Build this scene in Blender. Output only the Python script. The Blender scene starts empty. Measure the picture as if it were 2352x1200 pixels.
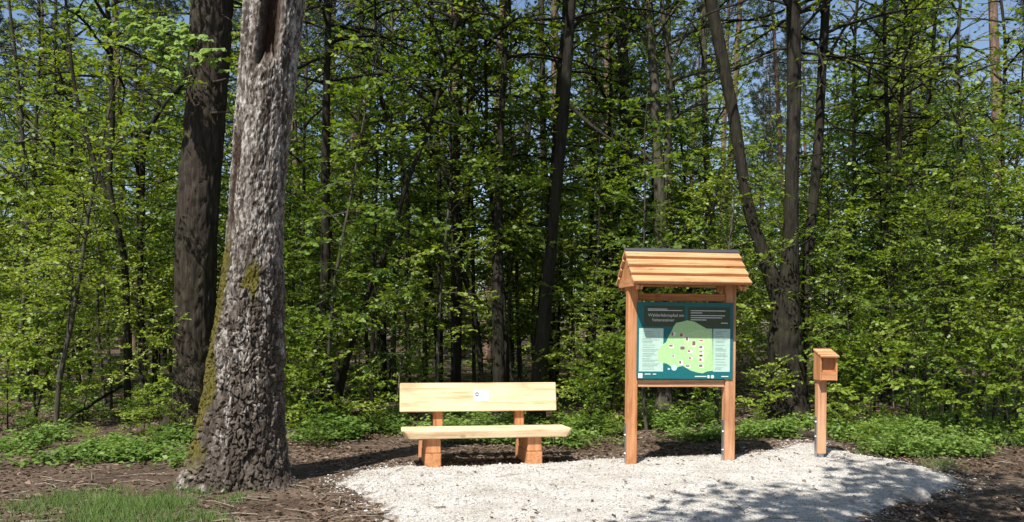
import bpy, math, random
import numpy as np
from mathutils import Matrix, Vector

R = math.radians
sc = bpy.context.scene
col = sc.collection
random.seed(7)
RNG = np.random.default_rng(11)

# ------------------------------------------------------------------ camera
F = 1900.0            # focal length in pixels of the 2352 px wide frame
CX, HY = 1176.0, 730.0
ROLL = 0.0105
EYE = 1.74
cam_d = bpy.data.cameras.new('camera')
cam_d.sensor_width = 36.0
cam_d.lens = F / 2352.0 * 36.0
cam_d.shift_y = 130.0 / 2352.0
cam_d.clip_start = 0.05
cam_d.clip_end = 2000.0
cam = bpy.data.objects.new('camera', cam_d)
col.objects.link(cam)
cam.matrix_world = (Matrix.Translation((0, 0, EYE)) @ Matrix.Rotation(R(90), 4, 'X')
                    @ Matrix.Rotation(ROLL, 4, 'Z'))
sc.camera = cam

# ------------------------------------------------------------------ sky, sun, exposure
SUN_EL, SUN_AZ = R(55), R(28)      # shadows fall away from the camera, 28 deg to the right
world = bpy.data.worlds.new('World')
sc.world = world
world.use_nodes = True
wn = world.node_tree
bg = wn.nodes['Background']
sky = wn.nodes.new('ShaderNodeTexSky')
sky.sky_type = 'NISHITA'
sky.sun_disc = False
sky.sun_elevation = SUN_EL
sky.sun_rotation = R(180) + SUN_AZ
sky.altitude = 300
sky.air_density = 1.0
sky.dust_density = 1.0
sky.ozone_density = 1.0
wn.links.new(sky.outputs[0], bg.inputs[0])
bg.inputs[1].default_value = 0.105

sun_d = bpy.data.lights.new('sun', 'SUN')
sun_d.energy = 5.0
sun_d.angle = R(0.53)
sun_d.color = (1.0, 0.95, 0.87)
sun = bpy.data.objects.new('sun', sun_d)
col.objects.link(sun)
to_sun = Vector((-math.sin(SUN_AZ) * math.cos(SUN_EL), -math.cos(SUN_AZ) * math.cos(SUN_EL), math.sin(SUN_EL)))
sun.rotation_euler = to_sun.to_track_quat('Z', 'Y').to_euler()
sun.location = (-10, -20, 30)

vs = sc.view_settings
vs.view_transform = 'Standard'
vs.look = 'None'
vs.exposure = 0.50
vs.gamma = 1.0
vs.use_curve_mapping = False
cy = sc.cycles
cy.use_denoising = True
cy.max_bounces = 6
cy.diffuse_bounces = 4
cy.glossy_bounces = 2
cy.transmission_bounces = 4
cy.use_adaptive_sampling = True
cy.adaptive_threshold = 0.02

# ------------------------------------------------------------------ numeric helpers
def hash01(i, j, k, seed):
    h = (i.astype(np.int64) * 374761393 + j.astype(np.int64) * 668265263
         + k.astype(np.int64) * 2147483647 + seed * 1442695040888963407 % 1000003) & 0xFFFFFFFF
    h = ((h ^ (h >> 13)) * 1274126177) & 0xFFFFFFFF
    h = ((h ^ (h >> 16)) * 2246822519) & 0xFFFFFFFF
    h = h ^ (h >> 15)
    return (h & 0xFFFFFF) / float(0xFFFFFF)

def noise3(x, y, z, seed=0):
    x, y, z = np.broadcast_arrays(np.asarray(x, float), np.asarray(y, float), np.asarray(z, float))
    xi, yi, zi = np.floor(x), np.floor(y), np.floor(z)
    fx, fy, fz = x - xi, y - yi, z - zi
    fx, fy, fz = fx*fx*(3-2*fx), fy*fy*(3-2*fy), fz*fz*(3-2*fz)
    r = 0
    for a in (0, 1):
        for b in (0, 1):
            for c in (0, 1):
                w = (fx if a else 1-fx) * (fy if b else 1-fy) * (fz if c else 1-fz)
                r = r + w * hash01(xi+a, yi+b, zi+c, seed)
    return r * 2 - 1

def fbm(x, y, z, seed=0, octs=4):
    r, a, f = 0, 1.0, 1.0
    for o in range(octs):
        r = r + a * noise3(x*f, y*f, z*f, seed+o*17)
        a *= 0.5
        f *= 2.03
    return r / 1.9

def voronoi2(u, v, seed=0, period=None):
    ui, vi = np.floor(u), np.floor(v)
    d1 = np.full(u.shape, 9.0); d2 = np.full(u.shape, 9.0); idv = np.zeros(u.shape)
    zz = np.zeros_like(ui)
    for a in (-1, 0, 1):
        for b in (-1, 0, 1):
            cu, cv = ui + a, vi + b
            cw = np.mod(cu, period) if period else cu
            px = cu + 0.15 + 0.7*hash01(cw, cv, zz, seed)
            py = cv + 0.15 + 0.7*hash01(cw, cv, zz+1, seed)
            d = np.hypot(px-u, py-v)
            near = d < d1
            d2 = np.where(near, d1, np.minimum(d2, d))
            idv = np.where(near, hash01(cw, cv, zz+2, seed), idv)
            d1 = np.where(near, d, d1)
    return d1, d2, idv

def sstep(a, b, x):
    t = np.clip((x - a) / (b - a), 0, 1)
    return t*t*(3-2*t)

def mesh_np(name, V, Fc, attrs=None, smooth=False):
    V = np.asarray(V, dtype=np.float32); Fc = np.asarray(Fc, dtype=np.int32)
    me = bpy.data.meshes.new(name)
    n, k = Fc.shape
    me.vertices.add(len(V)); me.vertices.foreach_set('co', V.ravel())
    me.loops.add(n*k); me.loops.foreach_set('vertex_index', Fc.ravel())
    me.polygons.add(n); me.polygons.foreach_set('loop_start', np.arange(0, n*k, k, dtype=np.int32))
    if smooth:
        me.polygons.foreach_set('use_smooth', np.ones(n, dtype=bool))
    for key, arr in (attrs or {}).items():
        a = me.attributes.new(key, 'FLOAT', 'POINT')
        a.data.foreach_set('value', np.asarray(arr, dtype=np.float32))
    me.update(calc_edges=True)
    me.validate()
    return me

class MB:
    """collects quads (numpy) for one mesh"""
    def __init__(self):
        self.v, self.f, self.n, self.at = [], [], 0, []
    def add(self, V, Fq, at=0.5):
        V = np.asarray(V, float); Fq = np.asarray(Fq, int)
        self.v.append(V); self.f.append(Fq + self.n); self.n += len(V)
        self.at.append(np.full(len(V), at) if np.isscalar(at) else np.asarray(at))
    def tube(self, pts, rad, sides=6, at=0.5, cap=True):
        P = np.asarray(pts, float); n = len(P)
        r = np.broadcast_to(np.asarray(rad, float), (n,))
        T = np.gradient(P, axis=0); T /= np.linalg.norm(T, axis=1)[:, None] + 1e-9
        ref = np.array([0, 0, 1.0]) if abs(T[:, 2]).mean() < 0.8 else np.array([0, 1.0, 0])
        A = np.cross(T, ref); A /= np.linalg.norm(A, axis=1)[:, None] + 1e-9
        B = np.cross(T, A)
        th = np.arange(sides) * 2*np.pi/sides
        V = (P[:, None, :] + r[:, None, None] * (np.cos(th)[None, :, None]*A[:, None, :]
             + np.sin(th)[None, :, None]*B[:, None, :])).reshape(-1, 3)
        i = np.arange(n-1)[:, None]*sides; j = np.arange(sides)[None, :]; j2 = (j+1) % sides
        Fq = np.stack([i+j, i+j2, i+sides+j2, i+sides+j], -1).reshape(-1, 4)
        self.add(V, Fq, at)
        if cap and sides >= 5:
            V2 = np.vstack([V[:sides], P[:1], V[-sides:], P[-1:]])
            fc = []
            for q in range(0, sides, 1):
                fc.append([q, sides, sides, (q+1) % sides])
            caps = [[(q+1) % sides, q, sides, sides] for q in range(sides)]
            # caps as degenerate-free quads: pair neighbouring triangles
            c2 = []
            for base in (0, sides+1):
                q = 0
                while q < sides:
                    a, b, c = base+q, base+(q+1) % sides, base+(q+2) % sides
                    if q+2 <= sides:
                        c2.append([a, b, c, base+sides])
                    q += 2
            self.add(V2, np.array(c2), at)
    def leaves(self, P, A, N, L, W, at, fold=0.25):
        """one folded diamond per leaf: P base, A axis, N normal"""
        P, A, N = (np.asarray(q, float) for q in (P, A, N))
        A = A/(np.linalg.norm(A, axis=1)[:, None]+1e-9)
        S = np.cross(A, N); S /= np.linalg.norm(S, axis=1)[:, None]+1e-9
        N2 = np.cross(S, A)
        L = np.broadcast_to(L, (len(P),))[:, None]; W = np.broadcast_to(W, (len(P),))[:, None]
        m = P + A*L*0.45
        V = np.stack([P, m + S*W + N2*W*fold, P + A*L - N2*L*0.06, m - S*W + N2*W*fold], 1).reshape(-1, 3)
        Fq = np.arange(len(P)*4).reshape(-1, 4)
        self.add(V, Fq, np.repeat(np.broadcast_to(at, (len(P),)), 4))
    def arrays(self):
        return np.vstack(self.v), np.vstack(self.f), np.concatenate(self.at)
    def mesh(self, name, smooth=False):
        V, Fq, at = self.arrays()
        return mesh_np(name, V, Fq, {'rnd': at}, smooth)

def link(name, me, mat=None, parent=None, loc=None, rot=None):
    o = bpy.data.objects.new(name, me)
    col.objects.link(o)
    if mat is not None and me is not None and not me.materials:
        me.materials.append(mat)
    if parent is not None:
        o.parent = parent
    if loc is not None:
        o.location = loc
    if rot is not None:
        o.rotation_euler = rot
    return o

def tag(o, label=None, cat=None, group=None, kind=None):
    if label: o['label'] = label
    if cat: o['category'] = cat
    if group: o['group'] = group
    if kind: o['kind'] = kind
    return o

def thing(name, label, cat, loc=(0, 0, 0), rz=0.0, group=None):
    o = bpy.data.objects.new(name, None)
    o.empty_display_size = 0.2
    col.objects.link(o)
    o.location = loc
    o.rotation_euler = (0, 0, rz)
    return tag(o, label, cat, group)

def wp(px, py, d):
    """a world point at distance d in front of the camera plane, seen at photo pixel px, py"""
    u, v = px - CX, py - HY
    u2, v2 = u + v*ROLL, v - u*ROLL
    return np.array([u2/F*d, d, EYE - v2/F*d])

# ------------------------------------------------------------------ the lie of the land
def gz(x, y):
    x = np.asarray(x, float); y = np.asarray(y, float)
    h = 0.05*sstep(1.2, 3.2, x)*sstep(8.5, 10.2, y)
    h = h + 0.055*np.exp(-((x-3.95)/0.55)**2 - ((y-11.25)/0.35)**2)          # small bank of earth behind the gravel
    h = h + 0.05*fbm(x*0.35, y*0.35, 3.1, 5, 3)*sstep(10.5, 13, y)
    h = h + 0.018*fbm(x*1.7, y*1.7, 0.3, 9, 3)*sstep(6, 11.5, y)
    h = h + 0.10*sstep(12, 30, y) + 0.05*np.exp(-((x+2.75)/0.9)**2-((y-8.4)/0.9)**2)
    return h

def gp(px, py):
    """ground point under a photo pixel (flat estimate)"""
    u, v = px - CX, py - HY
    v2 = v - u*ROLL
    d = F*EYE/max(v2, 20)
    for _ in range(3):
        g = float(gz((u + v*ROLL)/F*d, d))
        d = F*(EYE-g)/max(v2, 20)
    return np.array([(u + v*ROLL)/F*d, d])

# ------------------------------------------------------------------ materials
def newmat(name):
    m = bpy.data.materials.new(name)
    m.use_nodes = True
    nt = m.node_tree
    b = nt.nodes['Principled BSDF']
    return m, nt, b

def nd(nt, typ, **kw):
    n = nt.nodes.new(typ)
    for k, v in kw.items():
        setattr(n, k, v)
    return n

def ramp(nt, stops):
    r = nt.nodes.new('ShaderNodeValToRGB')
    el = r.color_ramp.elements
    while len(el) < len(stops):
        el.new(0.5)
    for e, (p, c) in zip(el, stops):
        e.position = p
        e.color = (*c, 1)
    return r

def leaf_mat(name, stops, trans=0.42, rough=0.45, spec=0.4):
    m, nt, b = newmat(name)
    at = nd(nt, 'ShaderNodeAttribute', attribute_name='rnd')
    oi = nd(nt, 'ShaderNodeObjectInfo')
    mx = nd(nt, 'ShaderNodeMath', operation='MULTIPLY_ADD')
    mx.inputs[1].default_value = 0.30
    nt.links.new(oi.outputs['Random'], mx.inputs[0])
    sc_ = nd(nt, 'ShaderNodeMath', operation='MULTIPLY'); sc_.inputs[1].default_value = 0.70
    nt.links.new(at.outputs['Fac'], sc_.inputs[0])
    nt.links.new(sc_.outputs[0], mx.inputs[2])
    rp = ramp(nt, stops)
    nt.links.new(mx.outputs[0], rp.inputs[0])
    nt.links.new(rp.outputs[0], b.inputs['Base Color'])
    b.inputs['Roughness'].default_value = rough
    b.inputs['Specular IOR Level'].default_value = spec
    tr = nd(nt, 'ShaderNodeBsdfTranslucent')
    hs = nd(nt, 'ShaderNodeHueSaturation')
    hs.inputs['Hue'].default_value = 0.485
    hs.inputs['Saturation'].default_value = 1.12
    hs.inputs['Value'].default_value = 1.5
    nt.links.new(rp.outputs[0], hs.inputs['Color'])
    nt.links.new(hs.outputs[0], tr.inputs[0])
    ms = nd(nt, 'ShaderNodeMixShader'); ms.inputs[0].default_value = trans
    nt.links.new(b.outputs[0], ms.inputs[1]); nt.links.new(tr.outputs[0], ms.inputs[2])
    nt.links.new(ms.outputs[0], nt.nodes['Material Output'].inputs[0])
    return m

def noise_col(nt, coord, scale, stops, detail=6.0, mapping=None, rough=0.6):
    n = nd(nt, 'ShaderNodeTexNoise')
    n.inputs['Scale'].default_value = scale
    n.inputs['Detail'].default_value = detail
    n.inputs['Roughness'].default_value = rough
    if mapping:
        mp = nd(nt, 'ShaderNodeMapping')
        mp.inputs['Scale'].default_value = mapping
        nt.links.new(coord, mp.inputs[0]); coord = mp.outputs[0]
    nt.links.new(coord, n.inputs['Vector'])
    r = ramp(nt, stops)
    nt.links.new(n.outputs[0], r.inputs[0])
    return n, r

def bark_mat(name, c1, c2, c3, stretch=0.12, scale=26, bump=0.6, moss=0.0):
    m, nt, b = newmat(name)
    tc = nd(nt, 'ShaderNodeTexCoord')
    n, r = noise_col(nt, tc.outputs['Object'], scale, [(0.3, c1), (0.52, c2), (0.75, c3)], 8, (1, 1, stretch), 0.65)
    n2, r2 = noise_col(nt, tc.outputs['Object'], 2.3, [(0.42, (0, 0, 0)), (0.68, (1, 1, 1))], 4)
    mix = nd(nt, 'ShaderNodeMix', data_type='RGBA')
    k = nd(nt, 'ShaderNodeMath', operation='MULTIPLY'); k.inputs[1].default_value = moss
    nt.links.new(r2.outputs[0], k.inputs[0])
    nt.links.new(k.outputs[0], mix.inputs[0])
    nt.links.new(r.outputs[0], mix.inputs[6])
    mix.inputs[7].default_value = (0.075, 0.085, 0.03, 1)
    nt.links.new(mix.outputs[2], b.inputs['Base Color'])
    b.inputs['Roughness'].default_value = 0.9
    b.inputs['Specular IOR Level'].default_value = 0.2
    bp = nd(nt, 'ShaderNodeBump'); bp.inputs['Strength'].default_value = bump; bp.inputs['Distance'].default_value = 0.03
    nt.links.new(n.outputs[0], bp.inputs['Height'])
    nt.links.new(bp.outputs[0], b.inputs['Normal'])
    return m

def wood_mat(name, axis, light, mid, dark, knots=True, rough=0.62):
    """sawn timber, grain along the object's own axis"""
    m, nt, b = newmat(name)
    tc = nd(nt, 'ShaderNodeTexCoord')
    oi = nd(nt, 'ShaderNodeObjectInfo')
    ad = nd(nt, 'ShaderNodeVectorMath', operation='ADD')
    cb = nd(nt, 'ShaderNodeCombineXYZ')
    mu = nd(nt, 'ShaderNodeMath', operation='MULTIPLY'); mu.inputs[1].default_value = 37.0
    nt.links.new(oi.outputs['Random'], mu.inputs[0])
    for q in range(3):
        nt.links.new(mu.outputs[0], cb.inputs[q])
    nt.links.new(tc.outputs['Object'], ad.inputs[0]); nt.links.new(cb.outputs[0], ad.inputs[1])
    s = [1.0, 1.0, 1.0]; s['xyz'.index(axis)] = 0.05
    n, r = noise_col(nt, ad.outputs[0], 34, [(0.28, dark), (0.47, mid), (0.7, light)], 5, s, 0.55)
    s2 = [1.0, 1.0, 1.0]; s2['xyz'.index(axis)] = 0.35
    n2, r2 = noise_col(nt, ad.outputs[0], 5.0, [(0.36, (0.62, 0.50, 0.38)), (0.46, (0.88, 0.84, 0.78)), (0.60, (1, 1, 1))], 5, s2)
    mix = nd(nt, 'ShaderNodeMix', data_type='RGBA', blend_type='MULTIPLY'); mix.inputs[0].default_value = 0.75
    nt.links.new(r.outputs[0], mix.inputs[6]); nt.links.new(r2.outputs[0], mix.inputs[7])
    out = mix.outputs[2]
    if knots:
        vo = nd(nt, 'ShaderNodeTexVoronoi'); vo.inputs['Scale'].default_value = 4.2
        s3 = [1.0, 1.0, 1.0]; s3['xyz'.index(axis)] = 0.55
        mp = nd(nt, 'ShaderNodeMapping'); mp.inputs['Scale'].default_value = s3
        nt.links.new(ad.outputs[0], mp.inputs[0]); nt.links.new(mp.outputs[0], vo.inputs['Vector'])
        rk = ramp(nt, [(0.05, (1, 1, 1)), (0.12, (0, 0, 0))])
        nt.links.new(vo.outputs['Distance'], rk.inputs[0])
        m2 = nd(nt, 'ShaderNodeMix', data_type='RGBA')
        kk = nd(nt, 'ShaderNodeMath', operation='MULTIPLY'); kk.inputs[1].default_value = 0.8
        nt.links.new(rk.outputs[0], kk.inputs[0]); nt.links.new(kk.outputs[0], m2.inputs[0])
        nt.links.new(out, m2.inputs[6]); m2.inputs[7].default_value = (*[c*0.55 for c in dark], 1)
        out = m2.outputs[2]
    nt.links.new(out, b.inputs['Base Color'])
    b.inputs['Roughness'].default_value = rough
    b.inputs['Specular IOR Level'].default_value = 0.3
    bp = nd(nt, 'ShaderNodeBump'); bp.inputs['Strength'].default_value = 0.25; bp.inputs['Distance'].default_value = 0.004
    nt.links.new(n.outputs[0], bp.inputs['Height']); nt.links.new(bp.outputs[0], b.inputs['Normal'])
    return m

def plain_mat(name, c, rough=0.5, metal=0.0, spec=0.5):
    m, nt, b = newmat(name)
    tc = nd(nt, 'ShaderNodeTexCoord')
    n, r = noise_col(nt, tc.outputs['Object'], 30, [(0.3, tuple(q*0.9 for q in c)), (0.7, tuple(min(1, q*1.06) for q in c))], 3)
    nt.links.new(r.outputs[0], b.inputs['Base Color'])
    b.inputs['Roughness'].default_value = rough
    b.inputs['Metallic'].default_value = metal
    b.inputs['Specular IOR Level'].default_value = spec
    return m

M = {}
G1, G2, G3 = (0.030, 0.066, 0.009), (0.130, 0.215, 0.028), (0.32, 0.40, 0.075)
M['leaf'] = leaf_mat('broad_leaf', [(0.0, G1), (0.5, G2), (1.0, G3)])
M['leaf_lime'] = leaf_mat('lime_leaf', [(0.0, (0.06, 0.11, 0.012)), (0.5, (0.21, 0.30, 0.040)), (1.0, (0.40, 0.46, 0.11))], 0.4)
M['leaf_dark'] = leaf_mat('dark_leaf', [(0.0, (0.02, 0.05, 0.009)), (0.5, (0.08, 0.15, 0.024)), (1.0, (0.22, 0.31, 0.06))], 0.3)
M['leaf_pale'] = leaf_mat('fresh_leaf', [(0.0, (0.17, 0.27, 0.065)), (0.5, (0.26, 0.38, 0.10)), (1.0, (0.36, 0.48, 0.15))], 0.35, 0.5)
M['needle'] = leaf_mat('pine_needle', [(0.0, (0.022, 0.045, 0.020)), (0.5, (0.045, 0.078, 0.034)), (1.0, (0.085, 0.12, 0.055))], 0.12, 0.5)
M['herb'] = leaf_mat('herb_leaf', [(0.0, (0.05, 0.105, 0.018)), (0.5, (0.14, 0.235, 0.050)), (1.0, (0.29, 0.40, 0.11))], 0.3)
M['grass'] = leaf_mat('grass_blade', [(0.0, (0.10, 0.16, 0.04)), (0.5, (0.19, 0.29, 0.09)), (1.0, (0.34, 0.40, 0.18))], 0.3, 0.5)
M['litter'] = leaf_mat('dead_leaf', [(0.0, (0.040, 0.026, 0.018)), (0.40, (0.12, 0.080, 0.054)), (0.7, (0.27, 0.195, 0.14)), (1.0, (0.50, 0.42, 0.34))], 0.1, 0.6, 0.3)
M['bark'] = bark_mat('dark_bark', (0.009, 0.0075, 0.006), (0.024, 0.020, 0.016), (0.055, 0.046, 0.038), moss=0.2)
M['bark_brown'] = bark_mat('brown_bark', (0.016, 0.012, 0.009), (0.046, 0.036, 0.028), (0.10, 0.082, 0.066), 0.08, 30, 1.0, 0.15)
M['bark_grey'] = bark_mat('grey_bark', (0.028, 0.024, 0.020), (0.075, 0.066, 0.052), (0.16, 0.14, 0.115), 0.3, 18, 0.5, 0.5)
M['bark_pine'] = bark_mat('pine_bark', (0.06, 0.040, 0.030), (0.17, 0.115, 0.082), (0.34, 0.235, 0.17), 0.25, 12, 0.8)
M['bark_pinegrey'] = bark_mat('lower_pine_bark', (0.05, 0.04, 0.034), (0.14, 0.11, 0.09), (0.26, 0.21, 0.17), 0.2, 14, 0.9)
M['deadwood'] = bark_mat('dead_wood', (0.12, 0.095, 0.07), (0.26, 0.22, 0.17), (0.42, 0.36, 0.29), 0.1, 30, 0.4)

# ------------------------------------------------------------------ ground sheet
def axis_pts(fine0, fine1, step, far, grow=1.18):
    a = list(np.arange(fine0, fine1+1e-6, step))
    s = step; p = a[-1]
    while p < far:
        s *= grow; p += s; a.append(p)
    s = step; p = a[0]; lo = []
    while p > -far:
        s *= grow; p -= s; lo.append(p)
    return np.array(lo[::-1] + a)

def grid_mesh(name, xs, ys, zf, keep=None, smooth=True):
    X, Y = np.meshgrid(xs, ys)
    Z = zf(X, Y)
    V = np.stack([X, Y, Z], -1).reshape(-1, 3)
    nx = len(xs)
    i, j = np.meshgrid(np.arange(len(ys)-1), np.arange(nx-1), indexing='ij')
    a = (i*nx + j).ravel()
    Fq = np.stack([a, a+1, a+nx+1, a+nx], -1)
    if keep is not None:
        kf = keep.reshape(-1)
        Fq = Fq[kf[Fq].any(axis=1)]
        used = np.unique(Fq)
        mp = np.full(len(V), -1); mp[used] = np.arange(len(used))
        V = V[used]; Fq = mp[Fq]
    return mesh_np(name, V, Fq, {'edge': grav_sd(V[:, 0], V[:, 1])} if name == 'gravel_path' else None, smooth)

def ground_material():
    m, nt, b = newmat('forest_soil')
    tc = nd(nt, 'ShaderNodeTexCoord')
    co = tc.outputs['Object']
    n1, r1 = noise_col(nt, co, 1.1, [(0.35, (0.075, 0.056, 0.043)), (0.55, (0.13, 0.100, 0.078)), (0.72, (0.24, 0.195, 0.157))], 8)
    n2, r2 = noise_col(nt, co, 38, [(0.32, (0.55, 0.50, 0.46)), (0.5, (0.95, 0.93, 0.9)), (0.72, (1.5, 1.45, 1.4))], 8)
    mix = nd(nt, 'ShaderNodeMix', data_type='RGBA', blend_type='MULTIPLY'); mix.inputs[0].default_value = 1.0
    nt.links.new(r1.outputs[0], mix.inputs[6]); nt.links.new(r2.outputs[0], mix.inputs[7])
    vo = nd(nt, 'ShaderNodeTexVoronoi'); vo.inputs['Scale'].default_value = 30
    nt.links.new(co, vo.inputs['Vector'])
    rv = ramp(nt, [(0.0, (0.6, 0.55, 0.5)), (0.5, (1, 0.97, 0.93)), (1.0, (1.55, 1.45, 1.35))])
    sp = nd(nt, 'ShaderNodeSeparateColor')
    nt.links.new(vo.outputs['Color'], sp.inputs[0]); nt.links.new(sp.outputs[0], rv.inputs[0])
    m2 = nd(nt, 'ShaderNodeMix', data_type='RGBA', blend_type='MULTIPLY'); m2.inputs[0].default_value = 0.7
    nt.links.new(mix.outputs[2], m2.inputs[6]); nt.links.new(rv.outputs[0], m2.inputs[7])
    nt.links.new(m2.outputs[2], b.inputs['Base Color'])
    b.inputs['Roughness'].default_value = 0.95
    b.inputs['Specular IOR Level'].default_value = 0.15
    bp = nd(nt, 'ShaderNodeBump'); bp.inputs['Strength'].default_value = 0.9; bp.inputs['Distance'].default_value = 0.03
    nt.links.new(n2.outputs[0], bp.inputs['Height']); nt.links.new(bp.outputs[0], b.inputs['Normal'])
    return m
M['soil'] = ground_material()

xs = axis_pts(-8, 8, 0.09, 420)
ys = axis_pts(5.5, 17, 0.09, 420)
def gz_fine(x, y):
    return gz(x, y) + 0.010*fbm(x*7, y*7, 1.7, 31, 2)
ground = tag(link('ground', grid_mesh('ground', xs, ys, gz_fine), M['soil']), kind='structure')

# gravel patch: outline in photo pixels, turned into ground points
GRAV_PX = [(770, 1108), (850, 1080), (940, 1066), (1000, 1072), (1130, 1070), (1290, 1064), (1440, 1052), (1560, 1048),
           (1690, 1046), (1775, 1034), (1830, 1016), (1880, 1022), (1960, 1044), (2050, 1060), (2130, 1076), (2195, 1098),
           (2185, 1120), (2120, 1148), (2040, 1165), (1990, 1200)]
gpoly = [gp(*p) for p in GRAV_PX]
gpoly += [np.array([2.5, 6.7]), np.array([1.6, 6.4]), np.array([-0.3, 6.4]), np.array([-0.75, 6.7]),
          gp(905, 1195), gp(845, 1155), gp(800, 1128)]
gpoly = np.array(gpoly)

def poly_sd(x, y, poly):
    """signed distance, positive inside"""
    shp = np.shape(x)
    x = np.ravel(x); y = np.ravel(y)
    dmin = np.full(x.shape, 1e9); ins = np.zeros(x.shape, bool)
    n = len(poly)
    for i in range(n):
        a, b = poly[i], poly[(i+1) % n]
        e = b - a
        t = np.clip(((x-a[0])*e[0] + (y-a[1])*e[1])/(e@e), 0, 1)
        dmin = np.minimum(dmin, np.hypot(x-a[0]-t*e[0], y-a[1]-t*e[1]))
        c = ((a[1] > y) != (b[1] > y)) & (x < (b[0]-a[0])*(y-a[1])/(b[1]-a[1]+1e-12) + a[0])
        ins ^= c
    return np.where(ins, dmin, -dmin).reshape(shp)

def grav_sd(x, y):
    return poly_sd(x, y, gpoly) + 0.16*fbm(np.asarray(x)*2.2, np.asarray(y)*2.2, 0.5, 77, 5)

def grav_h(x, y):
    s = grav_sd(x, y)
    h = gz(x, y) + np.clip(s*0.16, -0.05, 0.03) + 0.012*fbm(x*2.2, y*2.2, 4, 41, 3)
    return h + 0.010*fbm(x*16, y*16, 2, 43, 3)

def gravel_material():
    m, nt, b = newmat('pale_gravel')
    tc = nd(nt, 'ShaderNodeTexCoord'); co = tc.outputs['Object']
    vo = nd(nt, 'ShaderNodeTexVoronoi'); vo.inputs['Scale'].default_value = 105
    nt.links.new(co, vo.inputs['Vector'])
    sp = nd(nt, 'ShaderNodeSeparateColor'); nt.links.new(vo.outputs['Color'], sp.inputs[0])
    rv = ramp(nt, [(0.0, (0.20, 0.18, 0.155)), (0.15, (0.46, 0.44, 0.405)), (0.6, (0.60, 0.575, 0.54)), (1.0, (0.70, 0.68, 0.65))])
    nt.links.new(sp.outputs[0], rv.inputs[0])
    n2, r2 = noise_col(nt, co, 2.4, [(0.3, (0.72, 0.69, 0.64)), (0.6, (1, 1, 1))], 6)
    mix = nd(nt, 'ShaderNodeMix', data_type='RGBA', blend_type='MULTIPLY'); mix.inputs[0].default_value = 1
    nt.links.new(rv.outputs[0], mix.inputs[6]); nt.links.new(r2.outputs[0], mix.inputs[7])
    # earth trodden into the rim of the gravel
    ed_ = nd(nt, 'ShaderNodeAttribute', attribute_name='edge')
    n3, r3 = noise_col(nt, co, 9, [(0.3, (0, 0, 0)), (0.7, (1, 1, 1))], 8)
    ma = nd(nt, 'ShaderNodeMath', operation='MULTIPLY_ADD'); ma.inputs[1].default_value = 0.34
    nt.links.new(r3.outputs[0], ma.inputs[0]); nt.links.new(ed_.outputs['Fac'], ma.inputs[2])
    mr = nd(nt, 'ShaderNodeMapRange'); mr.inputs['From Min'].default_value = 0.10; mr.inputs['From Max'].default_value = 0.30
    nt.links.new(ma.outputs[0], mr.inputs['Value'])
    me_ = nd(nt, 'ShaderNodeMix', data_type='RGBA')
    nt.links.new(mr.outputs[0], me_.inputs[0]); me_.inputs[6].default_value = (0.17, 0.13, 0.10, 1)
    nt.links.new(mix.outputs[2], me_.inputs[7])
    nt.links.new(me_.outputs[2], b.inputs['Base Color'])
    b.inputs['Roughness'].default_value = 0.95
    b.inputs['Specular IOR Level'].default_value = 0.1
    bp = nd(nt, 'ShaderNodeBump'); bp.inputs['Strength'].default_value = 0.55; bp.inputs['Distance'].default_value = 0.012
    bp.invert = True
    nt.links.new(vo.outputs['Distance'], bp.inputs['Height']); nt.links.new(bp.outputs[0], b.inputs['Normal'])
    return m
M['gravel'] = gravel_material()
gx = np.arange(gpoly[:, 0].min()-0.5, gpoly[:, 0].max()+0.5, 0.028)
gy = np.arange(gpoly[:, 1].min()-0.5, gpoly[:, 1].max()+0.5, 0.028)
GX, GY = np.meshgrid(gx, gy)
tag(link('gravel_path', grid_mesh('gravel_path', gx, gy, grav_h, grav_sd(GX, GY) > -0.30), M['gravel']), kind='structure')

def top_z(x, y):
    return np.maximum(gz(x, y), grav_h(x, y))

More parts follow.
